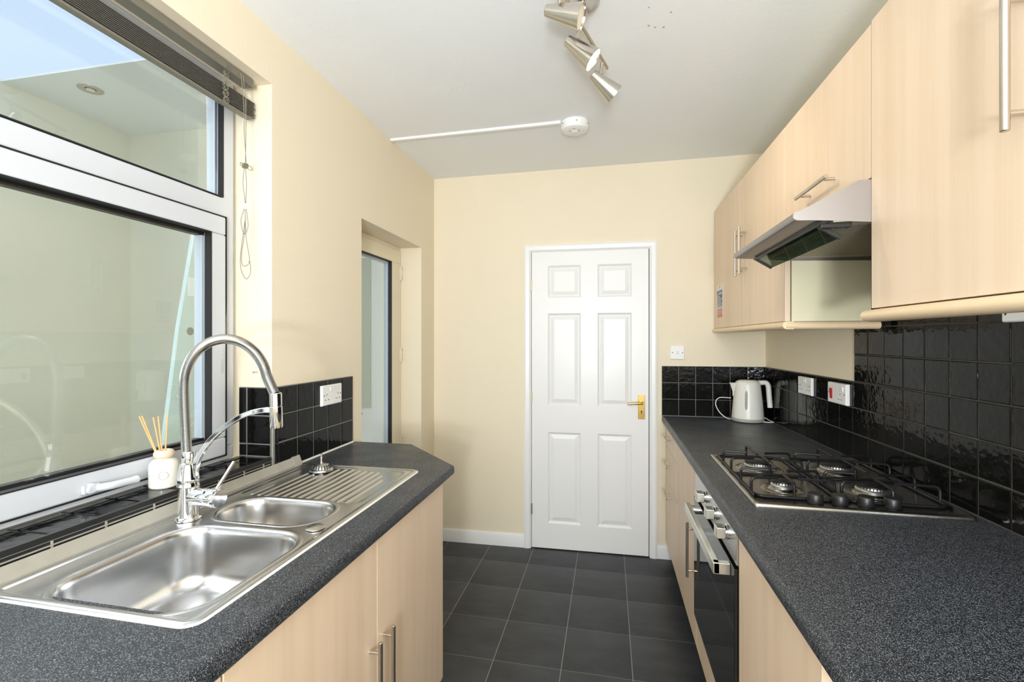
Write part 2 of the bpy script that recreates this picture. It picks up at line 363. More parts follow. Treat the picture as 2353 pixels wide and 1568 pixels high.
# sill: bed and two rows of flat tiles
sl = MB(); sl.box(-1.325, -1.188, WY0, WY1-.001, .955, .9672); tr1 = sl.build('trim_1', M['grout'])
tag(tr1, 'window sill of black glazed tiles behind the sink', 'sill', kind='structure')
F_SILL = Matrix.Translation((-1.186, 0, .9612)) @ Matrix.Rotation(PI/2, 4, 'Z') @ Matrix.Rotation(-PI/2, 4, 'X')
# local x -> world y, local -y -> world up, local z -> world ... 
sy = [WY0+.002+i*.1045 for i in range(17)]+[1.380, 1.466]
wall_tiles(tr1, F_SILL, sy, [.008, .106, .139] if (F_SILL @ Vector((0, 0, .1))).x < -1.19 else [-.139, -.106, -.008], gap=.004, jitter=.0008)
MB().box(-1.196, -1.186, WY0+.002, 1.466, .958, .9725).build('edge_trim', M['black'], tr1, bevel=.002)
# chipped bed under the sill tiles
g = MB(); yy = WY0+.05
while yy < 1.45:
    l = random.uniform(.07, .13); g.box(-1.189, -1.1855, yy, yy+.004, .925, .957); yy += l
g.box(-1.1895, -1.186, WY0, 1.46, .946, .949)
g.build('old_grout_ribs', M['strip'], tr1)
MB().box(-1.1899, -1.188, WY0, 1.468, .915, .956).build('dark_joint', M['hole'], tr1)
# baseboards
bbp = [(0, 0), (-.014, 0), (-.014, .066), (-.008, .083), (0, .085)]
def baseboard(name, F, a, b, label):
    o = MB().prism(bbp, 'x', a, b).build(name, M['white'], ang=20); in_frame(o, F); tag(o, label, 'baseboard', kind='structure')
baseboard('baseboard_back', F_BACK, -1.17, -.553, 'white baseboard between the side wall and the door frame')
baseboard('baseboard_corner', F_BACK, .304, .40, 'short white baseboard between door frame and drawer unit')

# ------------------------------------------------------------------ kitchen window
XW = -1.325
def ring_frame(mb, x0, x1, y0, y1, z0, z1, w):
    mb.box(x0, x1, y0, y1, z0, z0+w); mb.box(x0, x1, y0, y1, z1-w, z1); mb.box(x0, x1, y0, y0+w, z0+w, z1-w); mb.box(x0, x1, y1-w, y1, z0+w, z1-w)
win = thing('window_1', 'white double glazed window above the sink', 'window', (XW, .54, WZ0), kind='structure')
f = MB(); ring_frame(f, XW-.07, XW, WY0+.0, WY1-.028, WZ0+.008, WZ1-.002, .048)
f.box(XW-.07, XW, .515, .565, 1.0, 2.28); f.box(XW-.069, XW-.0005, WY0+.03, WY1-.05, 1.821, 1.893)
f.build('frame', M['upvc'], win, bevel=.004)
for y0, y1 in ((WY0+.048, .515), (.565, WY1-.028-.046)):
    s = MB(); ring_frame(s, XW-.06, XW+.012, y0, y1, .990, 1.823, .0635)
    so = s.build('sash', M['upvc'], win, bevel=.006, seg=3)
    s = MB(); ring_frame(s, XW-.0005, XW+.0125, y0-.0025, y1+.0025, .9875, 1.8255, .0025); s.build('seal', M['gasket'], so)
    a, b, c, d = y0+.0635, y1-.0635, 1.0535, 1.7595
    s = MB(); ring_frame(s, XW-.012, XW+.0135, a-.0015, b+.0015, c-.0015, d+.0015, .0035); s.build('gasket', M['gasket'], so)
    s = MB(); s.box(XW-.040, XW-.016, a-.001, b+.001, c-.001, c+.010); s.box(XW-.040, XW-.016, a-.001, b+.001, d-.013, d+.001); s.build('glazing_rebate', M['gasket'], so)
    s = MB(); s.box(XW-.040, XW-.014, a-.001, a+.012, c+.010, d-.013); s.box(XW-.040, XW-.014, b-.012, b+.001, c+.010, d-.013); s.build('spacer', M['spacer'], so)
    MB().box(XW-.016, XW-.012, a, b, c, d).build('pane', M['glass'], so)
    a, b, c, d = y0, y1, 1.895, WZ1-.05
    s = MB(); ring_frame(s, XW-.02, XW+.001, a-.001, b+.001, c-.001, d+.001, .0035); s.build('gasket', M['gasket'], win)
    s = MB(); s.box(XW-.045, XW-.022, a-.001, a+.012, c, d); s.box(XW-.045, XW-.022, b-.014, b+.001, c, d); s.build('spacer', M['spacer'], win)
    MB().box(XW-.026, XW-.022, a, b, c, d).build('pane', M['glass'], win)
# sash handle
hb = MB(); hb.lathe([(.0, 0), (.014, 0), (.014, .012), (.011, .016)], (XW+.012, .955, 1.011), (1, 0, 0), 20)
hb.box(XW+.012, XW+.024, .935, .975, 1.000, 1.022)
hnd = hb.build('handle_base', M['upvc'], win, bevel=.003)
hl = MB(); hl.tube(bezier([(XW+.028, .962, 1.011), (XW+.045, .985, 1.011), (XW+.047, 1.03, 1.009), (XW+.047, 1.052, 1.008)], 8), [.010]*20+[.011]*5, 12); hl.build('lever', M['upvc'], hnd)
MB().lathe([(.0, 0), (.0085, 0), (.0085, .002), (.004, .0025)], (XW+.047, 1.0525, 1.008), (0.2, 1, -.0), 16).build('lock_button', M['nickel'], hnd)

w2 = thing('window_added', 'added wide white framed window, unseen, in the wall behind the viewer', 'window', (0, Y0-.1, RW[2]), kind='structure')  # unseen window, added to go with the rear fill lamp
f = MB()
for a_ in ((RW[0], RW[1], RW[2], RW[2]+.06), (RW[0], RW[1], RW[3]-.06, RW[3]), (RW[0], RW[0]+.06, RW[2]+.06, RW[3]-.06), (RW[1]-.06, RW[1], RW[2]+.06, RW[3]-.06), (-.035, .035, RW[2]+.06, RW[3]-.06)): f.box(a_[0], a_[1], Y0-.13, Y0-.06, a_[2], a_[3])
f.build('frame', M['upvc'], w2, bevel=.004)
for a_, b_ in ((RW[0]+.06, -.035), (.035, RW[1]-.06)): MB().box(a_, b_, Y0-.10, Y0-.096, RW[2]+.06, RW[3]-.06).build('pane', M['glass'], w2)
# ------------------------------------------------------------------ venetian blind, drawn up
XB = -1.2605
bl = thing('venetian_blind', 'raised dark grey venetian blind stacked above the kitchen window', 'blind', (XB, .54, 2.17))
BY0, BY1 = WY0+.02, 1.455
h = MB(); h.box(XB-.014, XB+.030, BY0, 1.432, 2.287, 2.316); h.build('head_rail', M['headrail'], bl, bevel=.004)
slat = None
for i in range(11):
    z = 2.192+i*.0051
    m = MB(); tl = random.uniform(-.004, .004)
    pr = [(XB-.0125, z+.0), (XB, z+.0012), (XB+.0125, z), (XB+.0125, z+.0028), (XB, z+.0036), (XB-.0125, z+.0028)]
    m.prism(pr, 'y', BY0+tl, BY1+tl+(.004 if i > 8 else 0)); m.build('slat', M['blind'], bl)
m = MB(); m.box(XB-.0115, XB+.0122, BY0, BY1-.012, 2.181, 2.190); m.build('bottom_rail', M['headrail'], bl, bevel=.004)
for yy in (.1, 1.318):
    m = MB(); P = []
    for k in range(90):
        t = k/89; P.append((XB+.020+.004*math.sin(k*1.9), yy+.010*math.sin(k*1.3), 2.285-t*.105+.006*math.sin(k*2.3)))
    m.tube(bezier(P, 2), .0009, 5); m.build('ladder_cord', M['cord'], bl)
    MB().box(XB+.031, XB+.034, yy-.008, yy+.008, 2.284, 2.30).build('clip', M['clear'], bl)
xc = -1.222
m = MB()
m.tube(bezier([(xc, 1.372, 2.30), (xc+.004, 1.379, 2.2), (xc, 1.384, 2.10), (xc, 1.381, 1.995)], 10), .0011, 6)
m.tube(bezier([(xc, 1.362, 2.30), (xc+.002, 1.372, 2.2), (xc, 1.377, 2.10), (xc+.003, 1.383, 1.995)], 10), .0011, 6)
for i in range(7):
    a = i*.9; m.tube(bezier([(xc+.002*math.cos(a+k), 1.381+.012*math.cos(a+k*.7), 1.992+.010*math.sin(a+k*1.1)) for k in range(8)], 5), .0011, 5)
m.tube(bezier([(xc, 1.384, 1.992), (xc, 1.405, 1.999), (xc, 1.413, 1.99), (xc, 1.402, 1.985), (xc, 1.384, 1.990)], 10), .0011, 6)
m.tube(bezier([(xc, 1.379, 1.992), (xc, 1.363, 1.997), (xc, 1.359, 1.99), (xc, 1.366, 1.986), (xc, 1.380, 1.990)], 10), .0011, 6)
m.tube(bezier([(xc, 1.378, 1.99), (xc, 1.371, 1.93), (xc, 1.380, 1.86), (xc, 1.362, 1.80), (xc, 1.376, 1.757), (xc, 1.394, 1.79), (xc, 1.384, 1.86), (xc, 1.387, 1.93), (xc, 1.382, 1.99)], 12), .0011, 6)
m.tube(bezier([(xc, 1.381, 1.87), (xc, 1.379, 1.77), (xc, 1.364, 1.68), (xc, 1.372, 1.647), (xc, 1.400, 1.668), (xc, 1.385, 1.75), (xc, 1.380, 1.85)], 12), .0011, 6)
m.tube(bezier([(xc, 1.379, 1.80), (xc, 1.360, 1.68), (xc, 1.364, 1.63), (xc, 1.386, 1.604), (xc, 1.405, 1.63), (xc, 1.402, 1.668)], 12), .0011, 6)
m.build('pull_cord', M['cord'], bl)
m = MB(); m.lathe([(.003, 0), (.006, .002), (.004, .018), (.002, .022)], (xc, 1.381, 1.842), (0, 0, 1), 10); m.build('cord_condenser', M['plastic'], bl)
m = MB(); m.cyl((-1.235, 1.405, 2.285), (-1.240, 1.307, 1.33), .0035, n=6); m.cyl((-1.240, 1.307, 1.33), (-1.240, 1.304, 1.285), .0048, n=8); m.build('tilt_wand', M['clear'], bl)

# ------------------------------------------------------------------ glazed side door
XD = -1.33
d2 = thing('door_2', 'half hidden glazed side door with an aged cream frame', 'door', (XD, 2.47, 0), kind='structure')
f = MB(); ring_frame(f, XD-.07, XD-.006, DY0, DY1, -.02, DZ1, .032); f.build('frame', M['doorpaint'], d2, bevel=.003)
f = MB(); f.box(XD-.062, XD, DY0+.034, DY1-.010, 1.885, DZ1-.022); f.box(XD-.062, XD, DY0+.034, DY1-.010, .02, .22)
f.box(XD-.062, XD, DY0+.034, DY0+.135, .22, 1.885); f.box(XD-.062, XD, DY1-.138, DY1-.010, .22, 1.885)
leaf = f.build('leaf', M['doorpaint'], d2, bevel=.003)
a, b, c, d = DY0+.135, DY1-.138, .22, 1.885
f = MB(); ring_frame(f, XD-.02, XD+.0015, a-.001, b+.001, c-.001, d+.001, .006); f.build('gasket', M['gasket'], leaf)
f = MB(); ring_frame(f, XD-.045, XD-.021, a-.001, b+.001, c-.001, d+.001, .016); f.build('spacer', M['spacer'], leaf)
MB().box(XD-.028, XD-.023, a, b, c, d).build('pane', M['glass'], leaf)
for z in (.72, 1.295, 1.825):
    f = MB(); f.rod((XD+.006, DY1-.012, z-.045), (XD+.006, DY1-.012, z+.045), .006, 10); f.box(XD, XD+.004, DY1-.022, DY1-.002, z-.04, z+.04); f.build('hinge', M['doorpaint'], d2)
    f = MB()
    for dz in (-.035, -.03, .03, .035): f.cyl((XD+.0118, DY1-.014, z+dz), (XD+.0128, DY1-.014, z+dz), .0022, n=8)
    f.build('hinge_screw', M['hole'], d2)

# ------------------------------------------------------------------ white panelled door in the end wall
d1 = frame_thing('door_1', 'white six panel door with brass lever in the end wall', 'door', F_BACK, (-.125, 0, 0), kind='structure')
OFF = (-.125, 0, 0)
def arch(mb, x0, x1, z1, w):
    prof = [(0, 0), (0, -.016), (.012, -.020), (.034, -.017), (.046, -.008), (w, -.008), (w, 0)]
    # sides and head as mitred prisms, each 7-gon ring
    for sgn, xe in ((1, x0), (-1, x1)):
        mb.loft([[(xe+sgn*p[0], p[1], 0) for p in prof], [(xe+sgn*p[0], p[1], z1-p[0]) for p in prof]])
    mb.loft([[(x0+p[0], p[1], z1-p[0]) for p in prof], [(x1-p[0], p[1], z1-p[0]) for p in prof]])
f = MB(OFF); arch(f, -.553, .304, 2.023, .047); f.build('architrave', M['white'], d1, ang=20)
f = MB(OFF); f.box(-.545, -.507, 0, .06, 0, 2.005); f.box(.257, .297, 0, .06, 0, 2.005); f.box(-.507, .257, 0, .06, 1.982, 2.005); f.build('lining', M['white'], d1)
LX0, LX1, LZ0, LZ1_ = -.503, .252, .006, 1.977
PX = [(-.395, -.177), (-.070, .148)]; PZ = [(.173, .779), (.957, 1.568), (1.671, 1.885)]
f = MB(OFF); yf, yb = -.004, .036
xs = [LX0, PX[0][0], PX[0][1], PX[1][0], PX[1][1], LX1]; zs = [LZ0, PZ[0][0], PZ[0][1], PZ[1][0], PZ[1][1], PZ[2][0], PZ[2][1], LZ1_]
for x0, x1 in ((xs[0], xs[1]), (xs[2], xs[3]), (xs[4], xs[5])): f.box(x0, x1, yf, yb, LZ0, LZ1_)
for x0, x1 in PX:
    for z0_, z1_ in ((zs[0], zs[1]), (zs[2], zs[3]), (zs[4], zs[5]), (zs[6], zs[7])): f.box(x0, x1, yf, yb, z0_, z1_)
leaf = f.build('leaf', M['white'], d1)
for x0, x1 in PX:
    for z0_, z1_ in PZ:
        f = MB(OFF); rg = []
        for ins, y in ((-.0005, yf), (.006, yf+.004), (.013, yf+.0105), (.017, yf+.0105), (.040, yf+.0035), (.042, yf+.003)):
            rg.append([(x0+ins, y, z0_+ins), (x1-ins, y, z0_+ins), (x1-ins, y, z1_-ins), (x0+ins, y, z1_-ins)])
        f.loft(rg, cap0=False); f.build('panel', M['white'], leaf, ang=12)
for z in (.262, 1.008, 1.757):
    f = MB(OFF); f.rod((-.505, -.007, z-.038), (-.505, -.007, z+.038), .0048, 10); f.box(-.513, -.497, -.0055, -.003, z-.036, z+.036); f.build('hinge', M['hinge'], d1)
f = MB(OFF); f.box(.186, .229, -.008, yf, .884, 1.039); pl = f.build('handle_plate', M['brass'], leaf, bevel=.002)
f = MB(OFF); f.lathe([(.012, 0), (.012, .005), (.0085, .008), (.0085, .034), (.0085, .036)], (.209, -.008, .988), (0, -1, 0), 16)
f.tube(bezier([(.213, -.046, .988), (.195, -.048, .989), (.16, -.049, .988), (.118, -.047, .984)], 8), [.0085]*16+[.0075]*9, 12); f.build('lever', M['brass'], pl)
f = MB(OFF); f.cyl((.208, -.0085, .934), (.208, -.0082, .934), .0045, n=12); f.box(.2058, .2102, -.0085, -.0082, .918, .934); f.build('keyhole', M['hole'], pl)
f = MB(OFF)
for x in (.1925, .2225):
    for z in (.891, 1.032): f.lathe([(.003, 0), (.003, .001), (.001, .0015)], (x, -.008, z), (0, -1, 0), 10)
f.build('screw', M['hinge'], pl)

# ------------------------------------------------------------------ worktops
def offset_poly(poly, off):
    n = len(poly); lines = []
    for i in range(n):
        a = Vector(poly[i]); b = Vector(poly[(i+1) % n]); d = (b-a).normalized(); nr = Vector((-d.y, d.x)); lines.append((a+nr*off[i], d))
    out = []
    for i in range(n):
        p, d = lines[i-1]; q, e = lines[i]; cr_ = d.x*e.y-d.y*e.x
        t = ((q-p).x*e.y-(q-p).y*e.x)/cr_; out.append(tuple(p+d*t))
    return out
def worktop(name, poly, round_edges, z0, z1, hole=None, rr=.014):
    """poly counter-clockwise; rounded upper and lower nose on the flagged edges; optional rectangular hole"""
    prof = [(rr*.45, z0), (rr*.15, z0+.003), (0, z0+.008)]
    for k in range(0, 6):
        a = k/5*PI/2; prof.append((rr*(1-math.cos(a)), z1-rr+rr*math.sin(a)))
    rings = []
    for o, z in prof:
        P = offset_poly(poly, [o if e else 0 for e in round_edges]); rings.append([(p[0], p[1], z) for p in P])
    m = MB(); m.loft(rings, cap0=False, cap1=False)
    me = bpy.data.meshes.new(name); bm = bmesh.new()
    vs = [bm.verts.new(v) for v in m.v]
    for f_ in m.f: bm.faces.new([vs[i] for i in f_])
    n = len(poly)
    for ri, z in ((0, z0), (len(rings)-1, z1)):
        ring = [vs[ri*n+j] for j in range(n)]
        ed = [bm.edges.get((ring[j], ring[(j+1) % n])) for j in range(n)]
        if hole:
            hx0, hx1, hy0, hy1 = hole
            hv = [bm.verts.new((x, y, z)) for x, y in ((hx0,hy0),(hx1,hy0),(hx1,hy1),(hx0,hy1))]
            ed += [bm.edges.new((hv[j], hv[(j+1) % 4])) for j in range(4)]
            if ri == 0: h0 = hv
            else:
                for j in range(4): bm.faces.new((h0[j], h0[(j+1) % 4], hv[(j+1) % 4], hv[j]))
        bmesh.ops.triangle_fill(bm, edges=ed, use_beauty=True)
    bmesh.ops.recalc_face_normals(bm, faces=bm.faces); bm.to_mesh(me); bm.free()
    me.polygons.foreach_set('use_smooth', [True]*len(me.polygons)); me.set_sharp_from_angle(angle=math.radians(28)); me.materials.append(M['top'])
    ob = bpy.data.objects.new(name, me); C.objects.link(ob); return ob
SX0, SX1, SY0, SY1 = -1.163, -.683, .655, 1.620
w = worktop('worktop', [(-1.1885, -.35), (-.585, -.35), (-.585, 1.722), (-.892, 2.029), (-1.1885, 2.029)], [0, 1, 1, 1, 0], .872, .910, (SX0+.03, SX1-.03, SY0+.03, SY1-.03))
tag(w, 'dark speckled worktop with a clipped corner holding the sink', 'worktop')
w = worktop('worktop', [(.332, -.35), (wall_x(-.35)-.009, -.35), (wall_x(3.085)-.009, 3.083), (.332, 3.083)], [0, 0, 0, 1], .872, .910)
tag(w, 'dark speckled worktop carrying the gas hob and kettle', 'worktop')
# white sealant bead along the tile foot
MB().prism([(-1.183, .9095), (-1.1775, .9095), (-1.183, .9155)], 'y', 1.60, 2.005).build('sealant_bead', M['caulk'], wl)

# ------------------------------------------------------------------ sink
sk = thing('sink', 'stainless steel sink with one and a half bowls and ribbed drainer', 'sink', (-.926, 1.13, .91))
nx, ny = 196, 386
gx = np.linspace(SX0, SX1, nx); gy = np.linspace(SY0, SY1, ny); X, Y = np.meshgrid(gx, gy, indexing='ij')
def sdrr(X, Y, cx, cy, hx, hy, r):
    qx = np.abs(X-cx)-hx+r; qy = np.abs(Y-cy)-hy+r
    return np.hypot(np.maximum(qx, 0), np.maximum(qy, 0))+np.minimum(np.maximum(qx, qy), 0)-r
sst = lambda a, b, t: (lambda q: q*q*(3-2*q))(np.clip((t-a)/(b-a), 0, 1))
rim = sdrr(X, Y, (SX0+SX1)/2, (SY0+SY1)/2, (SX1-SX0)/2, (SY1-SY0)/2, .030)
Z = np.full_like(X, .9105)+.0038*sst(0, -.006, rim)-.0030*sst(-.012, -.022, rim)
d1b = sdrr(X, Y, -.898, .852, .178, .176, .085); d2b = sdrr(X, Y, -.922, 1.156, .162, .088, .080)
# deck recess line around both bowls, drainer field with diagonal-ended ribs, tap ledge
dr = sdrr(X, Y, -.928, 1.418, .205, .172, .03); Z = Z-.0025*sst(.004, -.008, dr)-.004*sst(0, -.3, dr)
for k in range(13):
    rx = -1.095+k*.0275
    y_a = 1.262+.004*math.cos(k); y_b = 1.575-.004*abs(k-6)
    if k == 0: y_b = 1.36
    if k > 10: y_b = 1.575-.05*(k-10)
    t = np.clip((Y-y_a)/(y_b-y_a), 0, 1); dy = np.where(Y < y_a, y_a-Y, np.where(Y > y_b, Y-y_b, 0))
    dist = np.hypot(X-rx, dy); Z = Z+.0042*np.exp(-(dist/.0052)**2)
vs = np.stack([X, Y, Z], -1).reshape(-1, 3)
idx = np.arange(nx*ny).reshape(nx, ny); q = np.stack([idx[:-1, :-1], idx[1:, :-1], idx[1:, 1:], idx[:-1, 1:]], -1).reshape(-1, 4)
cxq = (X[:-1, :-1]+X[1:, 1:])/2; cyq = (Y[:-1, :-1]+Y[1:, 1:])/2
keep = (sdrr(cxq, cyq, (SX0+SX1)/2, (SY0+SY1)/2, (SX1-SX0)/2, (SY1-SY0)/2, .030) < .0005)
for a_ in ((-.898, .852, .178, .176, .085), (-.922, 1.156, .162, .088, .080)): keep &= sdrr(cxq, cyq, *a_) > .004
q = q[keep.reshape(-1)]
me = bpy.data.meshes.new('basin'); me.from_pydata(vs.tolist(), [], q.tolist()); me.update()
bm = bmesh.new(); bm.from_mesh(me); bmesh.ops.delete(bm, geom=[v for v in bm.verts if not v.link_faces], context='VERTS')
bmesh.ops.recalc_face_normals(bm, faces=bm.faces)
if sum(f_.normal.z for f_ in bm.faces) < 0: bmesh.ops.reverse_faces(bm, faces=bm.faces)
bm.to_mesh(me); bm.free()
me.polygons.foreach_set('use_smooth', [True]*len(me.polygons)); me.materials.append(M['steelsink'])
o = bpy.data.objects.new('basin', me); C.objects.link(o); o.parent = sk; o.matrix_parent_inverse = WORLD_EMPTY[sk.name].inverted()
for cx_, cy_, hx_, hy_, r_, dep in ((-.898, .852, .178, .176, .085, .152), (-.922, 1.156, .162, .088, .080, .096)):
    rings = []
    for off, z in ((.016, .9107), (.015, .9119), (.010, .9122), (.005, .9119), (.001, .9107), (-.002, .908), (-.004, .903), (-.006, .893), (-.009, .91-dep*.45), (-.013, .91-dep*.72), (-.020, .91-dep*.87), (-.032, .91-dep*.95), (-.048, .91-dep*.985), (-.075, .91-dep), (-.085, .91-dep-.001)):
        rr_ = max(.004, min(r_+off, hx_+off-.001, hy_+off-.001)); rings.append(rrect(cx_-hx_-off, cx_+hx_+off, cy_-hy_-off, cy_+hy_+off, rr_, z, 12))
    m = MB(); m.loft(rings, cap0=False); m.build('bowl', M['steelsink'], sk, ang=50)
MB().lathe([(.0, .0), (.022, 0), (.0245, .0015), (.0245, .003), (.021, .0045), (.0, .005)], (-.735, 1.066, .9115), (0, 0, 1), 28).build('overflow_cap', M['steel'], sk)
MB().lathe([(.0, 0), (.043, 0), (.044, .002), (.036, .003), (.030, -.001), (.0, -.002)], (-.90, .86, .7585), (0, 0, 1), 28).build('waste', M['steel'], sk)
MB().lathe([(.0, 0), (.043, 0), (.044, .002), (.036, .003), (.030, -.001), (.0, -.002)], (-.922, 1.156, .8145), (0, 0, 1), 28).build('waste', M['steel'], sk)
MB().loft([rrect(SX0+.012, SX1+e_, SY0-e_, SY1+.0005, .034, z_, 8) for e_, z_ in ((.0045, .9102), (.0040, .9112), (-.003, .9118), (-.012, .9102))], cap0=False, cap1=False).build('sealant', M['caulk'], sk)
# seal strip between sink and wall
st = MB(); st.prism([(-1.1825, .9105), (-1.1825, .943), (-1.178, .9445), (-1.1695, .924), (-1.1655, .917), (-1.1655, .9105)], 'y', -.2, 1.602)
s1 = st.build('seal_strip', M['strip'], ang=20); tag(s1, 'grubby grey sealing strip along the back edge of the sink', 'sealing strip')
st = MB(); st.prism([(-1.1828, .9105), (-1.1828, .946), (-1.176, .947), (-1.167, .924), (-1.164, .9105)], 'y', 1.565, 1.606); st.build('end_cap', M['strip'], s1, ang=20)

# ------------------------------------------------------------------ mixer tap
BX, BY = -1.108, 1.052
tp = thing('mixer_tap', 'chrome mixer tap with an arched ribbed hose spout', 'tap', (BX, BY, .912))
m = MB(); m.lathe([(.030, 0), (.031, .003), (.029, .007), (.0255, .009), (.0255, .085), (.0265, .087), (.0265, .092), (.0255, .094), (.0255, .104), (.0255, .107), (.0265, .109), (.0235, .125), (.0205, .142), (.0195, .148), (.0195, .150), (.0155, .153), (.0155, .18), (.0145, .183)], (BX, BY, .912), (0, 0, 1), 32); m.build('body', M['chrome'], tp)
m = MB(); m.lathe([(.0215, 0), (.0225, .012), (.0225, .052), (.0215, .054), (.0215, .057), (.0245, .058), (.0245, .086), (.0235, .088), (.0, .0885)], (BX+.012, BY, .974), (1, 0, 0), 32); cy = m.build('lever_housing', M['chrome'], tp)
m = MB(); m.rod((BX+.082, BY+.006, .994), (BX+.086, BY+.062, 1.055), .0046, 12); m.build('lever', M['chrome'], cy)
arc = [(BX-.006, 1.085), (BX-.009, 1.15), (BX-.013, 1.225), (BX-.014, 1.285)]
cxA, rA, czA = BX+.116, .130, 1.272
P = [(BX-.006, 1.088), (BX-.009, 1.15), (BX-.013, 1.22)]
for k in range(0, 13):
    a = PI-(k/12)*(PI-.20); P.append((cxA+rA*math.cos(a)*1.0, czA+rA*.96*math.sin(a)))
P.append((BX+.265, 1.255))
pts = bezier([(p[0], BY, p[1]) for p in P], 24)
L_ = [0]
for a, b in zip(pts[:-1], pts[1:]): L_.append(L_[-1]+(b-a).length)
tot = L_[-1]; N_ = int(tot/.0014); path = []; j = 0; rr = []
for k in range(N_+1):
    t = tot*k/N_
    while j < len(L_)-2 and L_[j+1] < t: j += 1
    u = (t-L_[j])/max(1e-9, L_[j+1]-L_[j]); path.append(pts[j].lerp(pts[j+1], u)); rr.append(.0130 if k % 2 else .0112)
MB().tube(path, rr, 16).build('spring_hose', M['hose'], tp, ang=80)
hd = Vector((BX+.268, BY, 1.252)); ax = Vector((.03, 0, -1)).normalized()
m = MB(); m.lathe([(.0125, -.006), (.0148, -.004), (.0148, .026), (.0140, .027), (.0140, .029), (.0152, .030), (.0155, .080), (.0145, .084), (.010, .085), (.0, .083)], hd, ax, 28); sh = m.build('spray_head', M['chrome'], tp)
m = MB(); m.tube(bezier([(BX+.018, BY, 1.022), (BX+.030, BY, 1.072), (BX+.062, BY, 1.118), (BX+.112, BY, 1.162), (BX+.172, BY, 1.196), (BX+.225, BY, 1.211), (BX+.262, BY, 1.214)], 8), .01, flat=(.0065, .0075), up=(0, 0, 1)); m.build('support_arm', M['chrome'], tp, bevel=.0025)

# ------------------------------------------------------------------ basket strainer
SXp, SYp = -1.035, 1.537
sp = thing('basket_strainer', 'slotted sink basket strainer standing upside on the drainer', 'sink strainer', (SXp, SYp, .912))
m = MB(); m.lathe([(.0, 0), (.040, 0), (.0415, .003), (.040, .007), (.034, .010), (.031, .016), (.026, .022), (.018, .026), (.0, .027)], (SXp, SYp, .9125), (0, 0, 1), 36); m.build('basket', M['steel'], sp)
m = MB()
for k in range(20):
    a = 2*PI*k/20; c_, s_ = math.cos(a), math.sin(a)
    P = [(.0345, .0098), (.0318, .0160), (.0270, .0222)]
    m.tube([(SXp+r*c_, SYp+r*s_, .9130+z) for r, z in P], .0017, 5)
m.build('slots', M['hole'], sp)
m = MB(); m.lathe([(.007, 0), (.004, .004), (.003, .014), (.0045, .016), (.0045, .022), (.003, .024), (.003, .034), (.004, .036), (.0, .037)], (SXp, SYp, .939), (0, 0, 1), 14); m.build('stem', M['nickel'], sp)

# ------------------------------------------------------------------ reed diffuser on the sill
DX, DYp, DZ = -1.262, 1.118, .9705
df = thing('reed_diffuser', 'cream ceramic reed diffuser with pink collar on the tiled sill', 'diffuser', (DX, DYp, DZ))
m = MB(); m.lathe([(.0, 0), (.034, 0), (.0365, .003), (.037, .010), (.037, .058), (.035, .068), (.029, .076), (.022, .080), (.018, .082), (.018, .096), (.0, .096)], (DX, DYp, DZ), (0, 0, 1), 36); m.build('bottle', M['ceramic'], df)
m = MB(); rg = []
for k in range(13):
    a = -PI/2+PI*2*k/12; rg.append((.0165+.0095*math.cos(a), .0935+.0118*math.sin(a)))
m.lathe(rg, (DX, DYp, DZ), (0, 0, 1), 32, False, False); m.build('collar', M['peach'], df)
for dx, dy, l in ((-.052, -.030, .205), (-.046, -.027, .206), (-.022, -.014, .201), (-.016, -.004, .202), (.004, .008, .206)):
    m = MB(); m.cyl((DX-dx*.08, DYp-dy*.08, DZ+.03), (DX+dx, DYp+dy, DZ+l), .0021, n=8); m.build('reed', M['reed'], df)
m = MB(); m.lathe([(.0105, 0), (.012, 0), (.012, .0004), (.0105, .0004)], (DX+.0369*.72, DYp-.0369*.69, DZ+.038), (.72, -.69, 0), 20, False, False); m.build('emblem', M['kbase'], df)

# ------------------------------------------------------------------ handles, cabinets
def bar_handle(parent, p0, p1, out, r=.006, inset=.028, stand=.032):
    """bar from p0 to p1 (already at stand-off distance), two posts going back along -out"""
    p0 = Vector(p0); p1 = Vector(p1); d = (p1-p0).normalized(); out = Vector(out)
    m = MB(); m.rod(p0, p1, r, 16); h = m.build('handle', M['nickel'], parent)
    for q in (p0+d*inset, p1-d*inset):
        m = MB(); m.cyl(q, q-out*stand, r*.75, n=12); m.build('post', M['nickel'], h)
    return h
def base_unit(label, side, y0, y1, zt=.868, group=None, z0=.128, xf=.355, back=None):
    """carcass with a plinth; side +1 for the right hand run (front faces -x), -1 for the left"""
    xb = back
    t = thing('base_cabinet', label, 'cabinet', ((xf+xb)/2, (y0+y1)/2, 0), group)
    s = 1 if xb > xf else -1
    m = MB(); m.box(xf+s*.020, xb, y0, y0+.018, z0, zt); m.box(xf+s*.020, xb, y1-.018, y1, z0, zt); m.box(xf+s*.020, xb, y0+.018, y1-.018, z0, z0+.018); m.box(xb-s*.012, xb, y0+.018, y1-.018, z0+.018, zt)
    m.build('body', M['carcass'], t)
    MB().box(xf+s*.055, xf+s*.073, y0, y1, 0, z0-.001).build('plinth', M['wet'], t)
    return t
def front(t, name, xf, s, y0, y1, z0, z1):
    return MB().box(xf, xf+s*.018, y0+.0015, y1-.0015, z0, z1).build(name, M['wood'], t, bevel=.0012)
XLF = -.608; XLB = -1.17
lc1 = base_unit('beech sink base cabinet with two doors under the clipped worktop', -1, .640, 1.660, xf=XLF, back=XLB, zt=.755)
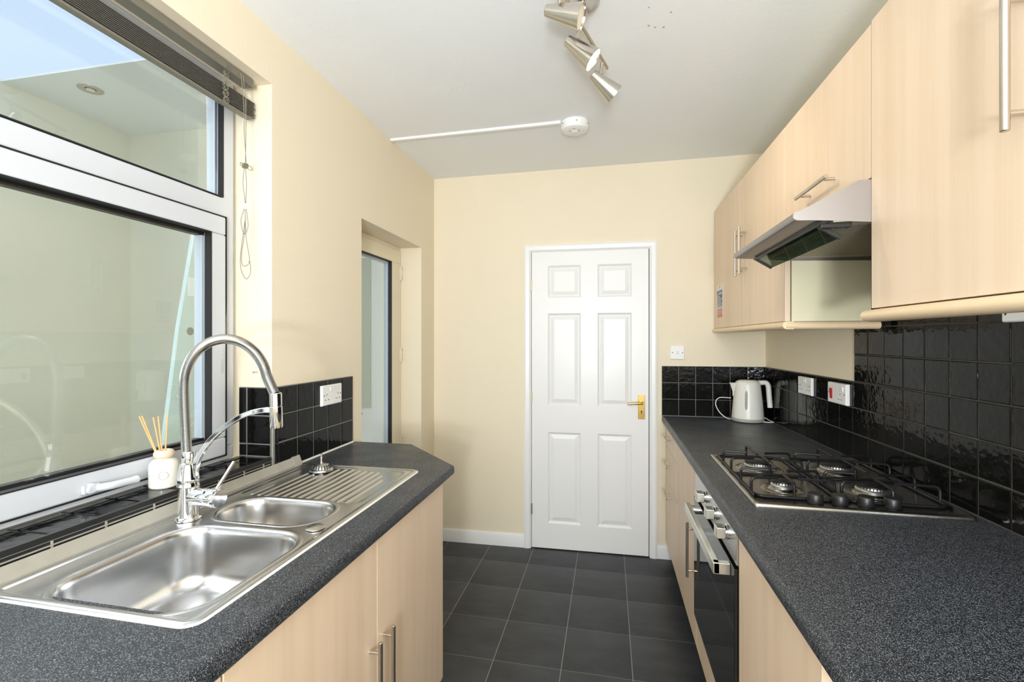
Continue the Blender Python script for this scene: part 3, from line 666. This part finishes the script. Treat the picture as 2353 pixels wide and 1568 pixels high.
# end panel of the sink unit
MB().box(XLF-.020, XLB, 1.6425, 1.6605, .128, .868).build('end_panel', M['wood'], lc1)
d = front(lc1, 'door', XLF, -1, 1.150, 1.660, .128, .855); bar_handle(d, (XLF+.030, 1.186, .610), (XLF+.030, 1.186, .375), (1, 0, 0), stand=.030)
d = front(lc1, 'door', XLF, -1, .640, 1.150, .128, .855); bar_handle(d, (XLF+.030, 1.112, .610), (XLF+.030, 1.112, .375), (1, 0, 0), stand=.030)
lc2 = base_unit('beech base cabinet at the near end of the sink run', -1, .04, .638, xf=XLF, back=XLB)
d = front(lc2, 'door', XLF, -1, .04, .638, .128, .855); bar_handle(d, (XLF+.030, .075, .610), (XLF+.030, .075, .375), (1, 0, 0), stand=.030)

XRF = .355; XRB = .93
rc = base_unit('beech drawer unit with three drawers beside the panelled door', 1, 2.582, 3.070, xf=XRF, back=XRB)
for (a, b), hz in (((.735, .852), .812), ((.531, .731), .660), ((.128, .527), .482)):
    d = front(rc, 'drawer', XRF, 1, 2.582, 3.070, a, b); bar_handle(d, (XRF-.030, 2.925, hz), (XRF-.030, 2.782, hz), (-1, 0, 0), r=.005, inset=.022, stand=.030)
rc = base_unit('beech base cabinet between the drawer unit and the oven', 1, 2.036, 2.579, xf=XRF, back=XRB)
d = front(rc, 'door', XRF, 1, 2.036, 2.579, .128, .852); bar_handle(d, (XRF-.032, 2.058, .630), (XRF-.032, 2.058, .400), (-1, 0, 0), stand=.032)
rc = base_unit('beech base cabinet with a plain door nearest on the hob run', 1, .880, 1.396, xf=XRF, back=XRB)
d = front(rc, 'door', XRF, 1, .880, 1.396, .128, .852); bar_handle(d, (XRF-.032, .915, .630), (XRF-.032, .915, .400), (-1, 0, 0), stand=.032)
m = MB(); m.box(XRF+.022, XRB, .857, .876, 0, .868); fp = m.build('end_panel', M['wood']); tag(fp, 'narrow beech end panel beside the nearest hob run cabinet', 'panel')
rc = base_unit('beech cabinet under the near end of the hob worktop', 1, .25, .855, xf=XRF+.022, back=XRB)
front(rc, 'door', XRF+.022, 1, .25, .855, .128, .866)

# ------------------------------------------------------------------ built-in oven
OY0, OY1 = 1.399, 2.033
ov = thing('oven', 'built in steel oven with black glass door below the hob', 'oven', (.63, 1.716, .128))
m = MB(); m.box(XRF+.016, XRB, OY0, OY1, .262, .868); m.build('body', M['ovensteel'], ov)
m = MB(); m.box(XRF-.004, XRF+.016, OY0+.002, OY1-.002, .762, .868); m.build('control_panel', M['ovensteel'], ov, bevel=.0015)
m = MB(); m.box(XRF+.004, XRF+.016, OY0+.002, OY1-.002, .752, .762); m.build('vent_slot', M['hole'], ov)
m = MB(); m.box(XRF-.010, XRF+.014, OY0+.003, OY1-.003, .267, .752); od = m.build('door', M['gloss'], ov, bevel=.0015)
m = MB(); xh = .297
m.box(xh, xh+.020, 1.442, 1.952, .714, .748); hb = m.build('handle', M['champagne'], od, bevel=.003)
m = MB(); m.box(xh+.002, XRF-.010, 1.442, 1.4625, .714, .748); m.build('bracket', M['champagne'], hb, bevel=.002)
m = MB(); m.cyl((xh+.01, 1.925, .731), (XRF-.010, 1.925, .731), .0165, n=20); m.build('bracket', M['champagne'], hb)
for y in (1.815, 1.652, 1.500):
    m = MB(); m.lathe([(.0215, 0), (.0215, .004), (.0195, .0055), (.0195, .010), (.0, .010)], (XRF-.004, y, .818), (-1, 0, 0), 28); kn = m.build('knob_collar', M['chrome'], ov)
    m = MB(); m.box(XRF-.040, XRF-.013, y-.0185, y+.0185, .801, .835); m.build('knob', M['champagne'], kn, bevel=.003)
m = MB(); m.box(XRF, XRF+.018, OY0+.001, OY1-.001, .128, .260); m.build('filler_panel', M['wood'], ov, bevel=.001)
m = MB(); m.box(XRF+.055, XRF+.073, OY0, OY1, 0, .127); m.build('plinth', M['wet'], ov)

# ------------------------------------------------------------------ gas hob
HX0, HX1, HY0, HY1 = .413, .968, 1.466, 2.062; HZ = .9102
hob = thing('gas_hob', 'four burner steel gas hob with black pan supports', 'hob', (.69, 1.764, .910))
m = MB(); rings = []
for ins, z, r in ((0, HZ, .012), (.0004, HZ+.006, .012), (.002, HZ+.0095, .012), (.006, HZ+.0115, .012), (.011, HZ+.0112, .012), (.022, HZ+.0080, .02), (.025, HZ+.0075, .02)):
    rings.append(rrect(HX0+ins, HX1-ins, HY0+ins, HY1-ins, r, z))
m.loft(rings); m.build('plate', M['hobsteel'], hob, ang=50)
pz = HZ+.0075
BURN = [(.545, 1.872, .047), (.805, 1.885, .047), (.543, 1.630, .030), (.800, 1.637, .042)]
for bx, by, r in BURN:
    m = MB(); m.lathe([(r+.034, -.001), (r+.030, .0015), (r+.012, .001), (r+.006, .006), (r+.002, .008), (r-.006, .008), (.0, .008)], (bx, by, pz), (0, 0, 1), 36); bu = m.build('burner', M['hobsteel'], hob)
    m = MB(); m.lathe([(r-.003, .006), (r+.002, .008), (r+.003, .014), (r, .017), (r-.003, .018), (r-.004, .024), (.0, .024)], (bx, by, pz), (0, 0, 1), 40); m.build('crown', M['alu'], bu)
    m = MB(); nt = int(r*2*PI/.009)
    for k in range(nt):
        a = 2*PI*k/nt; c_, s_ = math.cos(a), math.sin(a); m.cyl((bx+(r-.0045)*c_, by+(r-.0045)*s_, pz+.0175), (bx+(r-.0015)*c_, by+(r-.0015)*s_, pz+.0235), .0016, n=5)
    m.build('flame_ports', M['hole'], bu)
    m = MB(); m.lathe([(r-.002, .0235), (r-.001, .025), (r-.002, .028), (r-.006, .0295), (.0, .0305)], (bx, by, pz), (0, 0, 1), 36); m.build('cap', M['iron'], bu)
def finger(m, x, y, dx, dy, l, z0=HZ+.012, zt=HZ+.055, r=.0044):
    P = [(x, y, z0), (x, y, zt-.012), (x+dx*.004, y+dy*.004, zt-.004), (x+dx*.012, y+dy*.012, zt), (x+dx*l*.6, y+dy*l*.6, zt), (x+dx*l, y+dy*l, zt-.0005)]
    m.tube(bezier(P, 5), r, 8)
for x0, x1, yn, yf_, bs in ((.436, .668, 1.530, 2.035, (BURN[0], BURN[2])), (.690, .945, 1.530, 2.035, (BURN[1], BURN[3]))):
    m = MB(); ring = rrect(x0, x1, yn, yf_, .035, HZ+.012, 5); ring.append(ring[0]); m.tube(bezier(ring, 2), .0045, 8); ps = m.build('pan_support', M['iron'], hob)
    k = 0
    for bx, by, r in bs:
        for s_ in (-1, 1):
            for dy in (-.036, .036):
                f = MB(); xe = x0 if s_ < 0 else x1; finger(f, xe, by+dy*1.6, -s_, -dy*4, (abs(xe-bx)-r*.30)*.82); f.build('finger', M['iron'], ps)
        ye = yn if by < 1.75 else yf_; sg = 1 if by < 1.75 else -1
        f = MB(); finger(f, bx, ye, 0, sg, abs(ye-by)-r*.4); f.build('finger', M['iron'], ps)
    f = MB(); my = (yn+yf_)/2-.005; f.tube([(x0, my, HZ+.012), (x1, my, HZ+.012)], .0042, 8); f.build('cross_bar', M['iron'], ps)
    for dy in (-1, 1):
        f = MB(); finger(f, (x0+x1)/2, my, 0, dy, .085 if dy > 0 else .075); f.build('finger', M['iron'], ps)
    for fx, fy in ((x0+.012, yn+.02), (x1-.012, yn+.02), (x0+.012, yf_-.02), (x1-.012, yf_-.02)):
        f = MB(); f.cyl((fx, fy, HZ+.004), (fx, fy, HZ+.011), .004, n=8); f.build('rubber_foot', M['black'], ps)
for x in (.592, .657, .723, .790):
    m = MB(); m.lathe([(.0195, 0), (.0205, .002), (.0210, .010), (.0205, .0255), (.0188, .0280), (.0, .0285)], (x, 1.513, pz), (0, 0, 1), 28); m.build('knob', M['black'], hob)

# ------------------------------------------------------------------ wall cabinets
XU = .645
def wall_unit(label, y0, y1, z0, z1, xb, open_panel=None):
    t = thing('wall_cabinet', label, 'cabinet', ((XU+xb)/2, (y0+y1)/2, z0))
    m = MB(); m.box(XU+.022, xb, y0, y0+.016, z0, z1); m.box(XU+.019, xb, y1-.016, y1, z0, z1); m.box(XU+.019, xb, y0+.016, y1-.016, z0, z0+.016); m.box(XU+.019, xb, y0+.016, y1-.016, z1-.016, z1); m.box(xb-.01, xb, y0+.016, y1-.016, z0+.016, z1-.016)
    m.build('body', M['carcass'], t); return t
UZ0, UZ1 = 1.463, 2.188
u1 = wall_unit('beech wall cabinet with two doors and notice sticker by the end wall', 1.905, 3.090, UZ0, UZ1, .927)
d = front(u1, 'door', XU, 1, 2.445, 3.090, UZ0, UZ1); bar_handle(d, (XU-.034, 2.470, 1.932), (XU-.034, 2.470, 1.704), (-1, 0, 0), stand=.034)
d = front(u1, 'door', XU, 1, 1.905, 2.443, UZ0, UZ1); bar_handle(d, (XU-.034, 2.400, 1.935), (XU-.034, 2.400, 1.707), (-1, 0, 0), stand=.034)
u2 = wall_unit('short beech wall cabinet above the cooker hood', 1.325, 1.903, 1.806, UZ1, .955)
d = front(u2, 'flap_door', XU, 1, 1.325, 1.903, 1.802, UZ1); bar_handle(d, (XU-.034, 1.712, 1.864), (XU-.034, 1.490, 1.864), (-1, 0, 0), stand=.034)
u3 = wall_unit('large beech wall cabinet nearest the camera above the black tiles', .62, 1.323, UZ0+.008, UZ1+.004, .965)
XU_ = XU; d = MB().box(XU-.002, XU+.018, .822, 1.3205, UZ0+.010, UZ1+.004).build('door', M['wood'], u3, bevel=.0012)
bar_handle(d, (XU-.036, .872, 1.955), (XU-.036, .872, 1.722), (-1, 0, 0), stand=.034, r=.0065)
d = MB().box(XU-.002, XU+.018, .62, .819, UZ0+.010, UZ1+.004).build('door', M['wood'], u3, bevel=.0012)
# rounded light rails
def rail_prof(cx_, cz, hw, hh, n=7):
    P = []
    for k in range(n+1):
        a = PI/2+k/n*PI; P.append((cx_+hw*math.cos(a), cz+hh*math.sin(a)))
    P += [(cx_+.022, cz-hh), (cx_+.022, cz+hh)]
    return P
m = MB(); m.prism(rail_prof(XU+.004, 1.4475, .016, .0145), 'y', 1.895, 3.085); m.build('light_rail', M['railwood'], u1, ang=40)
m = MB(); m.prism([(1.905-(p[0]-XU-.004)*-1, p[1]) for p in rail_prof(XU+.004, 1.4475, .016, .0145)], 'x', XU+.0, .952); m.build('light_rail', M['railwood'], u1, ang=40)
m = MB(); m.prism(rail_prof(XU+.002, 1.4555, .020, .0150), 'y', .62, 1.340)
m.lathe([(.0145, 0), (.013, .006), (.009, .0105), (.0, .0125)], (XU+.002, 1.340, 1.4555), (0, 1, 0), 18); m.build('light_rail', M['railwood'], u3, ang=40)
# notice on the far door
nt = thing('safety_notice', 'white notice sticker with blue and red blocks on cabinet door', 'notice', (XU-.001, 2.944, 1.52))
m = MB(); m.box(XU-.0008, XU, 2.872, 3.018, 1.520, 1.720); m.build('paper', M['paper'], nt)
def strip_(z0, z1, mt, y0=2.879, y1=3.002, nm='printed_block'):
    MB().box(XU-.0012, XU-.0008, y0, y1, z0, z1).build(nm, M[mt], nt)
strip_(1.664, 1.684, 'blue', y1=3.012); strip_(1.636, 1.660, 'blue'); strip_(1.604, 1.632, 'blue'); strip_(1.584, 1.600, 'blue'); strip_(1.548, 1.576, 'nred'); strip_(1.526, 1.544, 'nred')
for z0_, y0_, y1_ in ((1.672, 2.89, 2.985), (1.666, 2.90, 2.96), (1.648, 2.93, 2.995), (1.642, 2.93, 2.99), (1.624, 2.90, 2.995), (1.616, 2.91, 2.995), (1.609, 2.90, 2.995), (1.592, 2.885, 2.995), (1.587, 2.885, 2.995), (1.568, 2.885, 2.995), (1.560, 2.885, 2.995), (1.553, 2.885, 2.995), (1.533, 2.90, 2.985)):
    MB().box(XU-.0014, XU-.0012, y0_, y1_, z0_, z0_+.0028).build('text_line', M['paper'], nt)
m = MB(); m.lathe([(.0, 0), (.008, 0), (.008, .0004), (.0, .0004)], (XU-.0008, 2.945, 1.704), (-1, 0, 0), 16); m.build('emblem', M['kbase'], nt)

# ------------------------------------------------------------------ cooker hood
hd_ = thing('cooker_hood', 'steel visor cooker hood with a smoked glass flap above the hob', 'cooker hood', (.70, 1.613, 1.69))
HYa, HYb = 1.322, 1.903
def nose(off=0):
    P = [(.950, 1.690), (.950, 1.800), (.642, 1.800), (.618, 1.795+off)]
    P += [(.482, 1.7255), (.474, 1.7225)]
    for k in range(7):
        a = PI/2+.45+k/6*(PI-.55); P.append((.4755+.0095*math.cos(a), 1.7125+.0085*math.sin(a)))
    P += [(.4785, 1.7030), (.56, 1.6975)]
    return P
top = [(.618, 1.7965), (.484, 1.7255)]
for k in range(8):
    a = PI*.62+k/7*(PI*.86); top.append((.4780+.0125*math.cos(a), 1.7135+.0118*math.sin(a)))
top += [(.560, 1.6985), (.562, 1.7035), (.486, 1.7075), (.482, 1.716), (.620, 1.7905)]
m = MB(); m.prism(top, 'y', HYa, HYb); m.build('visor_shell', M['hoodsteel'], hd_, ang=30)
side = [(.474, 1.7225), (.4685, 1.7180), (.4670, 1.7125), (.4700, 1.7060), (.478, 1.7025), (.56, 1.6970), (.66, 1.6880), (.945, 1.680), (.945, 1.797), (.618, 1.7955), (.484, 1.7268)]
for a, b in ((HYa-.0012, HYa+.0010), (HYb-.001, HYb+.0012)):
    m = MB(); m.prism(side, 'y', a, b); m.build('end_plate', M['hoodsteel'], hd_)
m = MB(); m.box(.625, .945, HYa+.002, HYb-.002, 1.700, 1.796); m.build('motor_box', M['hoodsteel'], hd_)
# underside: rim, perforated filter, lamp housing
m = MB(); m.box(.560, .945, HYa+.002, HYa+.045, 1.694, 1.698); m.box(.560, .945, HYb-.045, HYb-.002, 1.694, 1.698); m.box(.900, .945, HYa+.045, HYb-.045, 1.694, 1.698); m.box(.560, .585, HYa+.045, HYb-.045, 1.694, 1.698); m.build('under_rim', M['filt'], hd_)
m = MB()
fx0, fx1, fy0, fy1 = .585, .900, HYa+.045, HYb-.045
nxh, nyh = 26, 34; pw, ph = (fx1-fx0)/nxh, (fy1-fy0)/nyh
for i in range(nxh+1): m.box(fx0+i*pw-.0019, fx0+i*pw+.0019, fy0, fy1, 1.6940, 1.6943)
for i in range(nxh):
    for j in range(nyh+1):
        y = fy0+(j+.5*(i % 2))*ph
        if y > fy1: continue
        m.box(fx0+i*pw+.0019, fx0+(i+1)*pw-.0019, y-.0026, y+.0026, 1.6940, 1.6943)
gf = m.build('grease_filter', M['filt'], hd_); gf['kind'] = 'stuff'
MB().box(fx0, fx1, fy0, fy1, 1.6950, 1.697).build('filter_backing', M['hole'], hd_)
# flip down glass flap hinged along the front
hx, hz = .535, 1.694; tx, tz = .588, 1.660
def flap(y0, y1, t0, t1, u0, u1):
    d_ = Vector((tx-hx, 0, tz-hz)); n_ = Vector((-d_.z, 0, d_.x)).normalized(); q0 = Vector((hx, 0, hz))+d_*u0; q1 = Vector((hx, 0, hz))+d_*u1
    P = [q0+n_*t0, q1+n_*t0, q1+n_*t1, q0+n_*t1]; return [(p.x, p.z) for p in P], y0, y1
p_, a, b = flap(HYa+.035, HYb-.03, -.002, .002, 0, 1); m = MB(); m.prism(p_, 'y', a, b); fg = m.build('glass_flap', M['visor'], hd_)
for y in (HYa+.028, HYb-.036):
    p_, a, b = flap(y, y+.008, -.006, .006, -.02, 1.02); m = MB(); m.prism(p_, 'y', a, b); m.build('flap_clip', M['black'], hd_, bevel=.001)
m = MB(); m.cyl((hx-.002, HYa+.02, hz-.001), (hx-.002, HYb-.025, hz-.001), .0045, n=8); m.build('flap_hinge', M['black'], hd_)
m = MB(); m.box(hx, .607, HYa+.012, HYa+.030, 1.682, 1.694); m.build('switch_bar', M['black'], hd_, bevel=.002)

# ------------------------------------------------------------------ kettle
KX, KY = .808, 2.985; KA = Vector((.992, -.125, 0))
kt = thing('kettle', 'white cordless kettle standing in the corner of the worktop', 'kettle', (KX, KY, .910))
m = MB(); m.lathe([(.0, 0), (.080, 0), (.087, .003), (.089, .010), (.0885, .018), (.085, .0215), (.0, .0215)], (KX, KY, .9115), (0, 0, 1), 40); m.build('power_base', M['kbase'], kt)
m = MB(); m.lathe([(.084, .020), (.087, .022), (.0865, .03), (.081, .10), (.0745, .165), (.0690, .215), (.066, .229), (.060, .236), (.045, .240), (.0, .241)], (KX, KY, .9115), (0, 0, 1), 48); body = m.build('body', M['kettle'], kt)
m = MB(); m.lathe([(.052, .2385), (.053, .2395), (.050, .2415), (.0, .2425)], (KX, KY, .9115), (0, 0, 1), 32); m.build('lid', M['kettle'], kt)
# spout: wedge toward the camera's left
sd = -KA; pd = Vector((.125, .992, 0)); base = Vector((KX, KY, .9115)); rg = []
for h_, o_, w_ in ((.145, .0765, .002), (.175, .078, .012), (.205, .088, .017), (.225, .096, .019)):
    c_ = base+Vector((0, 0, h_)); rg.append([tuple(c_+sd*.05+pd*w_*1.3), tuple(c_+sd*o_+pd*w_*.5), tuple(c_+sd*(o_+.004)), tuple(c_+sd*o_-pd*w_*.5), tuple(c_+sd*.05-pd*w_*1.3)])
m = MB(); m.loft(rg); m.build('spout', M['kettle'], kt, ang=50)
P = [(.055, .226), (.085, .230), (.099, .227), (.108, .212), (.111, .185), (.114, .14), (.117, .105), (.118, .085)]
m = MB(); m.tube(bezier([tuple(base+KA*a+Vector((0, 0, z))) for a, z in P], 8), [.014]*14+[.0145]*43, 14); m.build('handle', M['kettle'], kt)
m = MB(); vdir = Vector((-.34, -.94, 0)).normalized(); rg = []
for z in np.linspace(.075, .185, 9):
    r = np.interp(z, [.03, .10, .165, .215], [.0865, .081, .0745, .069])+.0006; wv = .0095*(1-abs((z-.13)/.055)**6*.55)
    side_ = Vector((-vdir.y, vdir.x, 0)); c_ = base+Vector((0, 0, z)); rg.append([tuple(c_+vdir*(r-.0035)+side_*wv*1), tuple(c_+vdir*(r+.0002)+side_*wv*.7), tuple(c_+vdir*(r+.0006)), tuple(c_+vdir*(r+.0002)-side_*wv*.7), tuple(c_+vdir*(r-.0035)-side_*wv)])
m.loft(rg); m.build('water_window', M['kwin'], kt)
m = MB(); zz = .917
m.tube(bezier([(KX-.06, KY+.055, zz), (KX-.10, KY+.03, zz), (KX-.145, KY+.035, .95), (KX-.165, KY+.06, 1.0), (KX-.14, KY+.085, 1.035), (KX-.07, KY+.095, 1.035)], 10), .0028, 8)
m.tube(bezier([(KX+.065, KY-.05, zz), (KX+.095, KY-.06, zz), (KX+.125, KY-.05, zz), (KX+.122, KY+.0, zz), (KX+.10, KY+.04, zz+.012), (KX+.06, KY+.075, zz+.012)], 10), .0028, 8)
m.build('power_cord', M['plastic'], kt)

# ------------------------------------------------------------------ sockets and switches
def plate(name, label, cat, F, x, z, w=.146, h=.086, group=None, depth=.012, y0=-.0085):
    t = frame_thing(name, label, cat, F, (x, y0, z-h/2), group)
    off = (0, 0, -h/2)
    rg = []; m = MB(off)
    for ins, y in ((0, 0), (0, -depth+.004), (.003, -depth)):
        a, c_ = w/2-ins, h/2-ins; rg.append([(-a, y, -c_), (a, y, -c_), (a, y, c_), (-a, y, c_)])
    m.loft(rg); p = m.build('plate', M['plastic'], t, bevel=.0015)
    return t, p, off, -depth
def add_socket(p, off, y, x, z, s=1):
    for dx, dz, w_, h_ in ((0, .013, .003, .008), (-.011, -.009, .0062, .004), (.011, -.009, .0062, .004)):
        MB(off).box(x+dx-w_/2, x+dx+w_/2, y-.0003, y+.001, z+dz-h_/2, z+dz+h_/2).build('pin_hole', M['hole'], p)
def add_rocker(p, off, y, x, z, mt='plastic', w=.013, h=.020):
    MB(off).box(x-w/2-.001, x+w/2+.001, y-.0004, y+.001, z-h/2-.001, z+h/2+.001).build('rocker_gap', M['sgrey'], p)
    m = MB(off); m.prism([(y+.001, z-h/2), (y-.0015, z-h/2), (y-.0045, z+h/2), (y+.001, z+h/2)], 'x', x-w/2, x+w/2); m.build('rocker', M[mt], p)
def add_screws(p, off, y, w):
    for x in (-w, w): MB(off).lathe([(.003, 0), (.003, .0004), (.0, .0004)], (x, y, 0), (0, -1, 0), 10).build('screw', M['hole'], p)
for nm, lb, F, x, z in (('double_socket', 'white double socket on black tiles beside the sink drainer', F_LEFT, 1.817, 1.157),
                        ('double_socket', 'white double socket on black tiles near the kettle', F_RIGHT, sr(2.535), 1.167)):
    t, p, off, y = plate(nm, lb, 'socket', F, x, z)
    add_socket(p, off, y, -.040, -.010); add_socket(p, off, y, .040, -.010); add_rocker(p, off, y, -.010, .024); add_rocker(p, off, y, .010, .024); add_screws(p, off, y, .060)
t, p, off, y = plate('cooker_switch', 'white cooker switch with red rocker and socket beside the tall tiles', 'switch', F_RIGHT, sr(2.222), 1.166, .150, .088, depth=.016)
add_rocker(p, off, y, -.042, -.004, 'red', .020, .044); add_socket(p, off, y, .030, -.014); add_rocker(p, off, y, .048, .020); add_screws(p, off, y, .064)
t, p, off, y = plate('light_switch', 'white single light switch above the tiles beside the door', 'switch', F_BACK, .427, 1.311, .086, .086, depth=.010, y0=0)
add_rocker(p, off, y, 0, 0); add_screws(p, off, y, .030)
t, p, off, y = plate('connection_box', 'small white box on black tiles under the nearest wall cabinet', 'connection box', F_RIGHT, sr(1.394)+.073, 1.4585, .146, .040, depth=.03)
add_screws(p, off, y, .06)

# ------------------------------------------------------------------ ceiling: smoke alarm, cable conduit, spotlights
AX, AY = -.172, 2.445; AZ = ceil_z(AX)
sa = thing('smoke_alarm', 'round white smoke alarm on the ceiling at the conduit end', 'smoke alarm', (AX, AY, AZ-.05))
m = MB(); m.lathe([(.072, 0), (.073, .004), (.072, .024), (.070, .026), (.070, .028), (.071, .030), (.067, .040), (.055, .046), (.040, .047), (.0, .047)], (AX, AY, AZ), (0, 0, -1), 44); m.build('housing', M['plastic'], sa)
m = MB()
for k in range(12):
    a = 2*PI*k/12+.2
    if k % 2: m.box(AX+.0722*math.cos(a)-.004, AX+.0722*math.cos(a)+.004, AY+.0722*math.sin(a)-.001, AY+.0722*math.sin(a)+.001, AZ-.020, AZ-.0175)
for k in range(10):
    a = PI*.15+k/9*PI*.7; m.box(AX+.026*math.cos(a)-.0025, AX+.026*math.cos(a)+.0025, AY-.02-.016*math.sin(a)*-1-.002, AY-.02+.016*math.sin(a)+.002, AZ-.0476, AZ-.0468)
m.box(AX-.006, AX+.006, AY-.042, AY-.039, AZ-.0472, AZ-.046); m.build('vent_slots', M['hole'], sa)
m = MB(); m.lathe([(.0, 0), (.020, 0), (.021, .0025), (.018, .0045), (.0, .005)], (AX, AY, AZ-.0465), (0, 0, -1), 28); m.build('test_button', M['plastic'], sa)
m = MB(); yc_ = 2.412
m.loft([[(x, yc_+a, ceil_z(x)-b) for a, b in ((-.012, -.001), (-.012, .010), (-.009, .014), (.009, .014), (.012, .010), (.012, -.001))] for x in (-1.189, AX-.069)])
cd = m.build('cable_conduit', M['white'], ang=20); tag(cd, 'white cable conduit running across the ceiling to the smoke alarm', 'conduit')
BZ = 2.452
P0 = Vector((-.006, 1.853, BZ)); P1 = Vector((-.168, 1.335, BZ))
sf = thing('spotlight_bar', 'satin nickel ceiling light bar with swivelling cone spotlights', 'ceiling light', (-.10, 1.50, 2.50))
m = MB(); m.rod(P0, P1, .0085, 16, .004); m.build('bar', M['nickel'], sf)
RX, RY = -.088, 1.545
m = MB(); m.lathe([(.062, -.001), (.063, .002), (.060, .020), (.052, .030), (.0, .033)], (RX, RY, ceil_z(RX)), (0, 0, -1), 40); m.build('ceiling_rose', M['satinspot'], sf)
m = MB(); m.cyl((RX+.006, RY, BZ), (RX+.006, RY, ceil_z(RX)-.03), .008, n=12); m.build('mount_post', M['nickel'], sf)
def spot_head(piv, d, L=.115, rb=.0175, rf=.038, lit=True, at=.38):
    piv = Vector(piv); d = Vector(d).normalized()
    t_ = (piv.y-P1.y)/(P0.y-P1.y); bp = P1.lerp(P0, max(0, min(1, t_)))
    m = MB(); m.cyl((bp.x, bp.y, BZ), (piv.x, piv.y, piv.z+.006), .0065, n=12); m.lathe([(.0, 0), (.009, .004), (.009, .014), (.0, .018)], piv+Vector((0, 0, .012)), (0, 0, -1), 12); m.build('swivel_stem', M['nickel'], sf)
    c = piv-Vector((0, 0, .029)); b = c-d*L*at; 
    m = MB(); m.lathe([(.0, 0), (rb-.002, 0), (rb, .002), (rb+.003, L*.18), (rf, L), (rf-.0015, L), (rf-.003, L-.006), (rf-.004, L-.012)], b, d, 36, True, False); h = m.build('cone_shade', M['satinspot'], sf)
    m = MB(); m.lathe([(.0, 0), (rf-.0035, 0), (rf-.0035, .002), (.0, .003)], b+d*(L-.008), d, 32); m.build('lens', M['lit' if lit else 'unlit'], h)
    m = MB(); m.tube([b+d*(L*.18)+Vector((0, 0, -1))*.0, b+d*(L*.18)], .001, 4)
    if lit:
        q = d.to_track_quat('-Z', 'Y').to_euler(); lo = lamp('spot_bulb', 'SPOT', b+d*(L+.004), q, 5, (1.0, .84, .62), spot_size=math.radians(95), spot_blend=.6, shadow_soft_size=.03)
spot_head((-.028, 1.800, 2.403), (.72, .33, -.58))
spot_head((-.103, 1.575, 2.404), (.79, .06, -.66))
spot_head((-.145, 1.425, 2.424), (.98, -.08, -.37), lit=False, L=.118, at=.40)

# ------------------------------------------------------------------ the side yard outside
YX, YZ, YY = -3.70, 3.0, 2.995
tag(MB().box(YX-.2, YX, -5, YY+.2, -.2, YZ+.012).build('wall_yard_side', M['yard']), 'cream rendered yard wall seen through the sink window', 'wall', kind='structure')
tag(MB().box(YX, -1.452, YY, YY+.2, -.2, YZ+.012).build('wall_yard_end', M['yard']), 'cream rendered wall closing the yard beyond the glazed door', 'wall', kind='structure')
sf2 = MB().box(YX, -1.452, 2.19, YY, YZ, YZ+.012).build('ceiling_porch', M['soffit']); tag(sf2, 'white porch soffit outside the upper window pane', 'soffit', kind='structure')
tag(MB().box(YX, -1.452, -5, YY, -.2, -.05).build('floor_yard', M['concrete']), 'grey concrete floor of the side yard', 'ground', kind='structure')
m = MB(); m.lathe([(.0, 0), (.028, 0), (.032, .004), (.052, .006), (.066, .004), (.068, 0)], (-3.25, 2.375, YZ), (0, 0, -1), 32); dl = m.build('downlight', M['nickel']); tag(dl, 'round metal downlight in the porch soffit outside the window', 'downlight')
m = MB(); m.lathe([(.0, 0), (.024, 0), (.024, .002), (.0, .003)], (-3.25, 2.375, YZ-.0045), (0, 0, -1), 24); m.build('lens', M['unlit'], dl)
d3 = thing('door_3', 'white plastic door with frosted pane across the yard', 'door', (-1.80, YY-.03, 0), kind='structure')
m = MB(); m.box(-2.25, -1.485, YY-.06, YY-.001, -.04, 2.10); d3b = m.build('leaf', M['soffit'], d3, bevel=.004)
m = MB(); m.box(-2.14, -1.597, YY-.066, YY-.058, .925, 1.955); m.build('pane', M['frost'], d3b)
m = MB(); m.box(-1.775, -1.748, YY-.066, YY-.058, .80, .92); m.rod((-1.762, YY-.10, .885), (-1.640, YY-.10, .890), .009); m.cyl((-1.762, YY-.10, .885), (-1.762, YY-.06, .885), .008, n=10); m.build('handle', M['nickel'], d3b)
# pale board leaning outside beside the window
bo = thing('leaning_board', 'pale board with leaf print leaning outside the sink window', 'board', (-1.75, 1.66, -.05))
m = MB(); pb = [(1.44, -.04), (1.92, -.04), (1.88, 1.3), (1.84, 1.93), (1.77, 1.98), (1.70, 1.93), (1.610, 1.44), (1.535, .90)]
m.prism([(p[0], p[1]) for p in pb], 'x', -1.765, -1.745); m.build('panel', M['board'], bo, bevel=.004)
m = MB(); m.lathe([(.0, 0), (.017, 0), (.017, .001), (.0, .001)], (-1.745, 1.665, 1.43), (1, 0, 0), 20); m.build('hole', M['kwin'], bo)
m = MB(); m.box(-1.745, -1.742, 1.655, 1.730, 1.58, 1.66); m.build('label_patch', M['leaf'], bo)
for by_, bz_, sg in ((1.60, .94, 1), (1.66, 1.08, -1), (1.70, .97, 1)):
    m = MB(); m.tube([(-1.744, by_, bz_-.10), (-1.744, by_+.02*sg, bz_), (-1.744, by_+.05*sg, bz_+.10)], .002, 6)
    for k in range(5):
        for s_ in (-1, 1):
            z = bz_-.06+k*.032; y = by_+.01*sg*k; m.add([(-1.7440, y, z), (-1.7440, y+s_*.010, z+.014), (-1.7440, y+s_*.026, z+.022), (-1.7440, y+s_*.014, z+.006)], [(0, 1, 2, 3)])
    m.build('leaf_print', M['leaf'], bo)

# small screw left in the window reveal
m = MB(); m.cyl((-1.249, 1.4712, 1.277), (-1.249, 1.452, 1.277), .0016, n=8); m.lathe([(.0, 0), (.004, 0), (.004, .0015), (.0, .002)], (-1.249, 1.452, 1.277), (0, -1, 0), 10)
tag(m.build('wall_screw', M['hinge']), 'small bare screw in the cream window reveal beside the tap', 'screw')
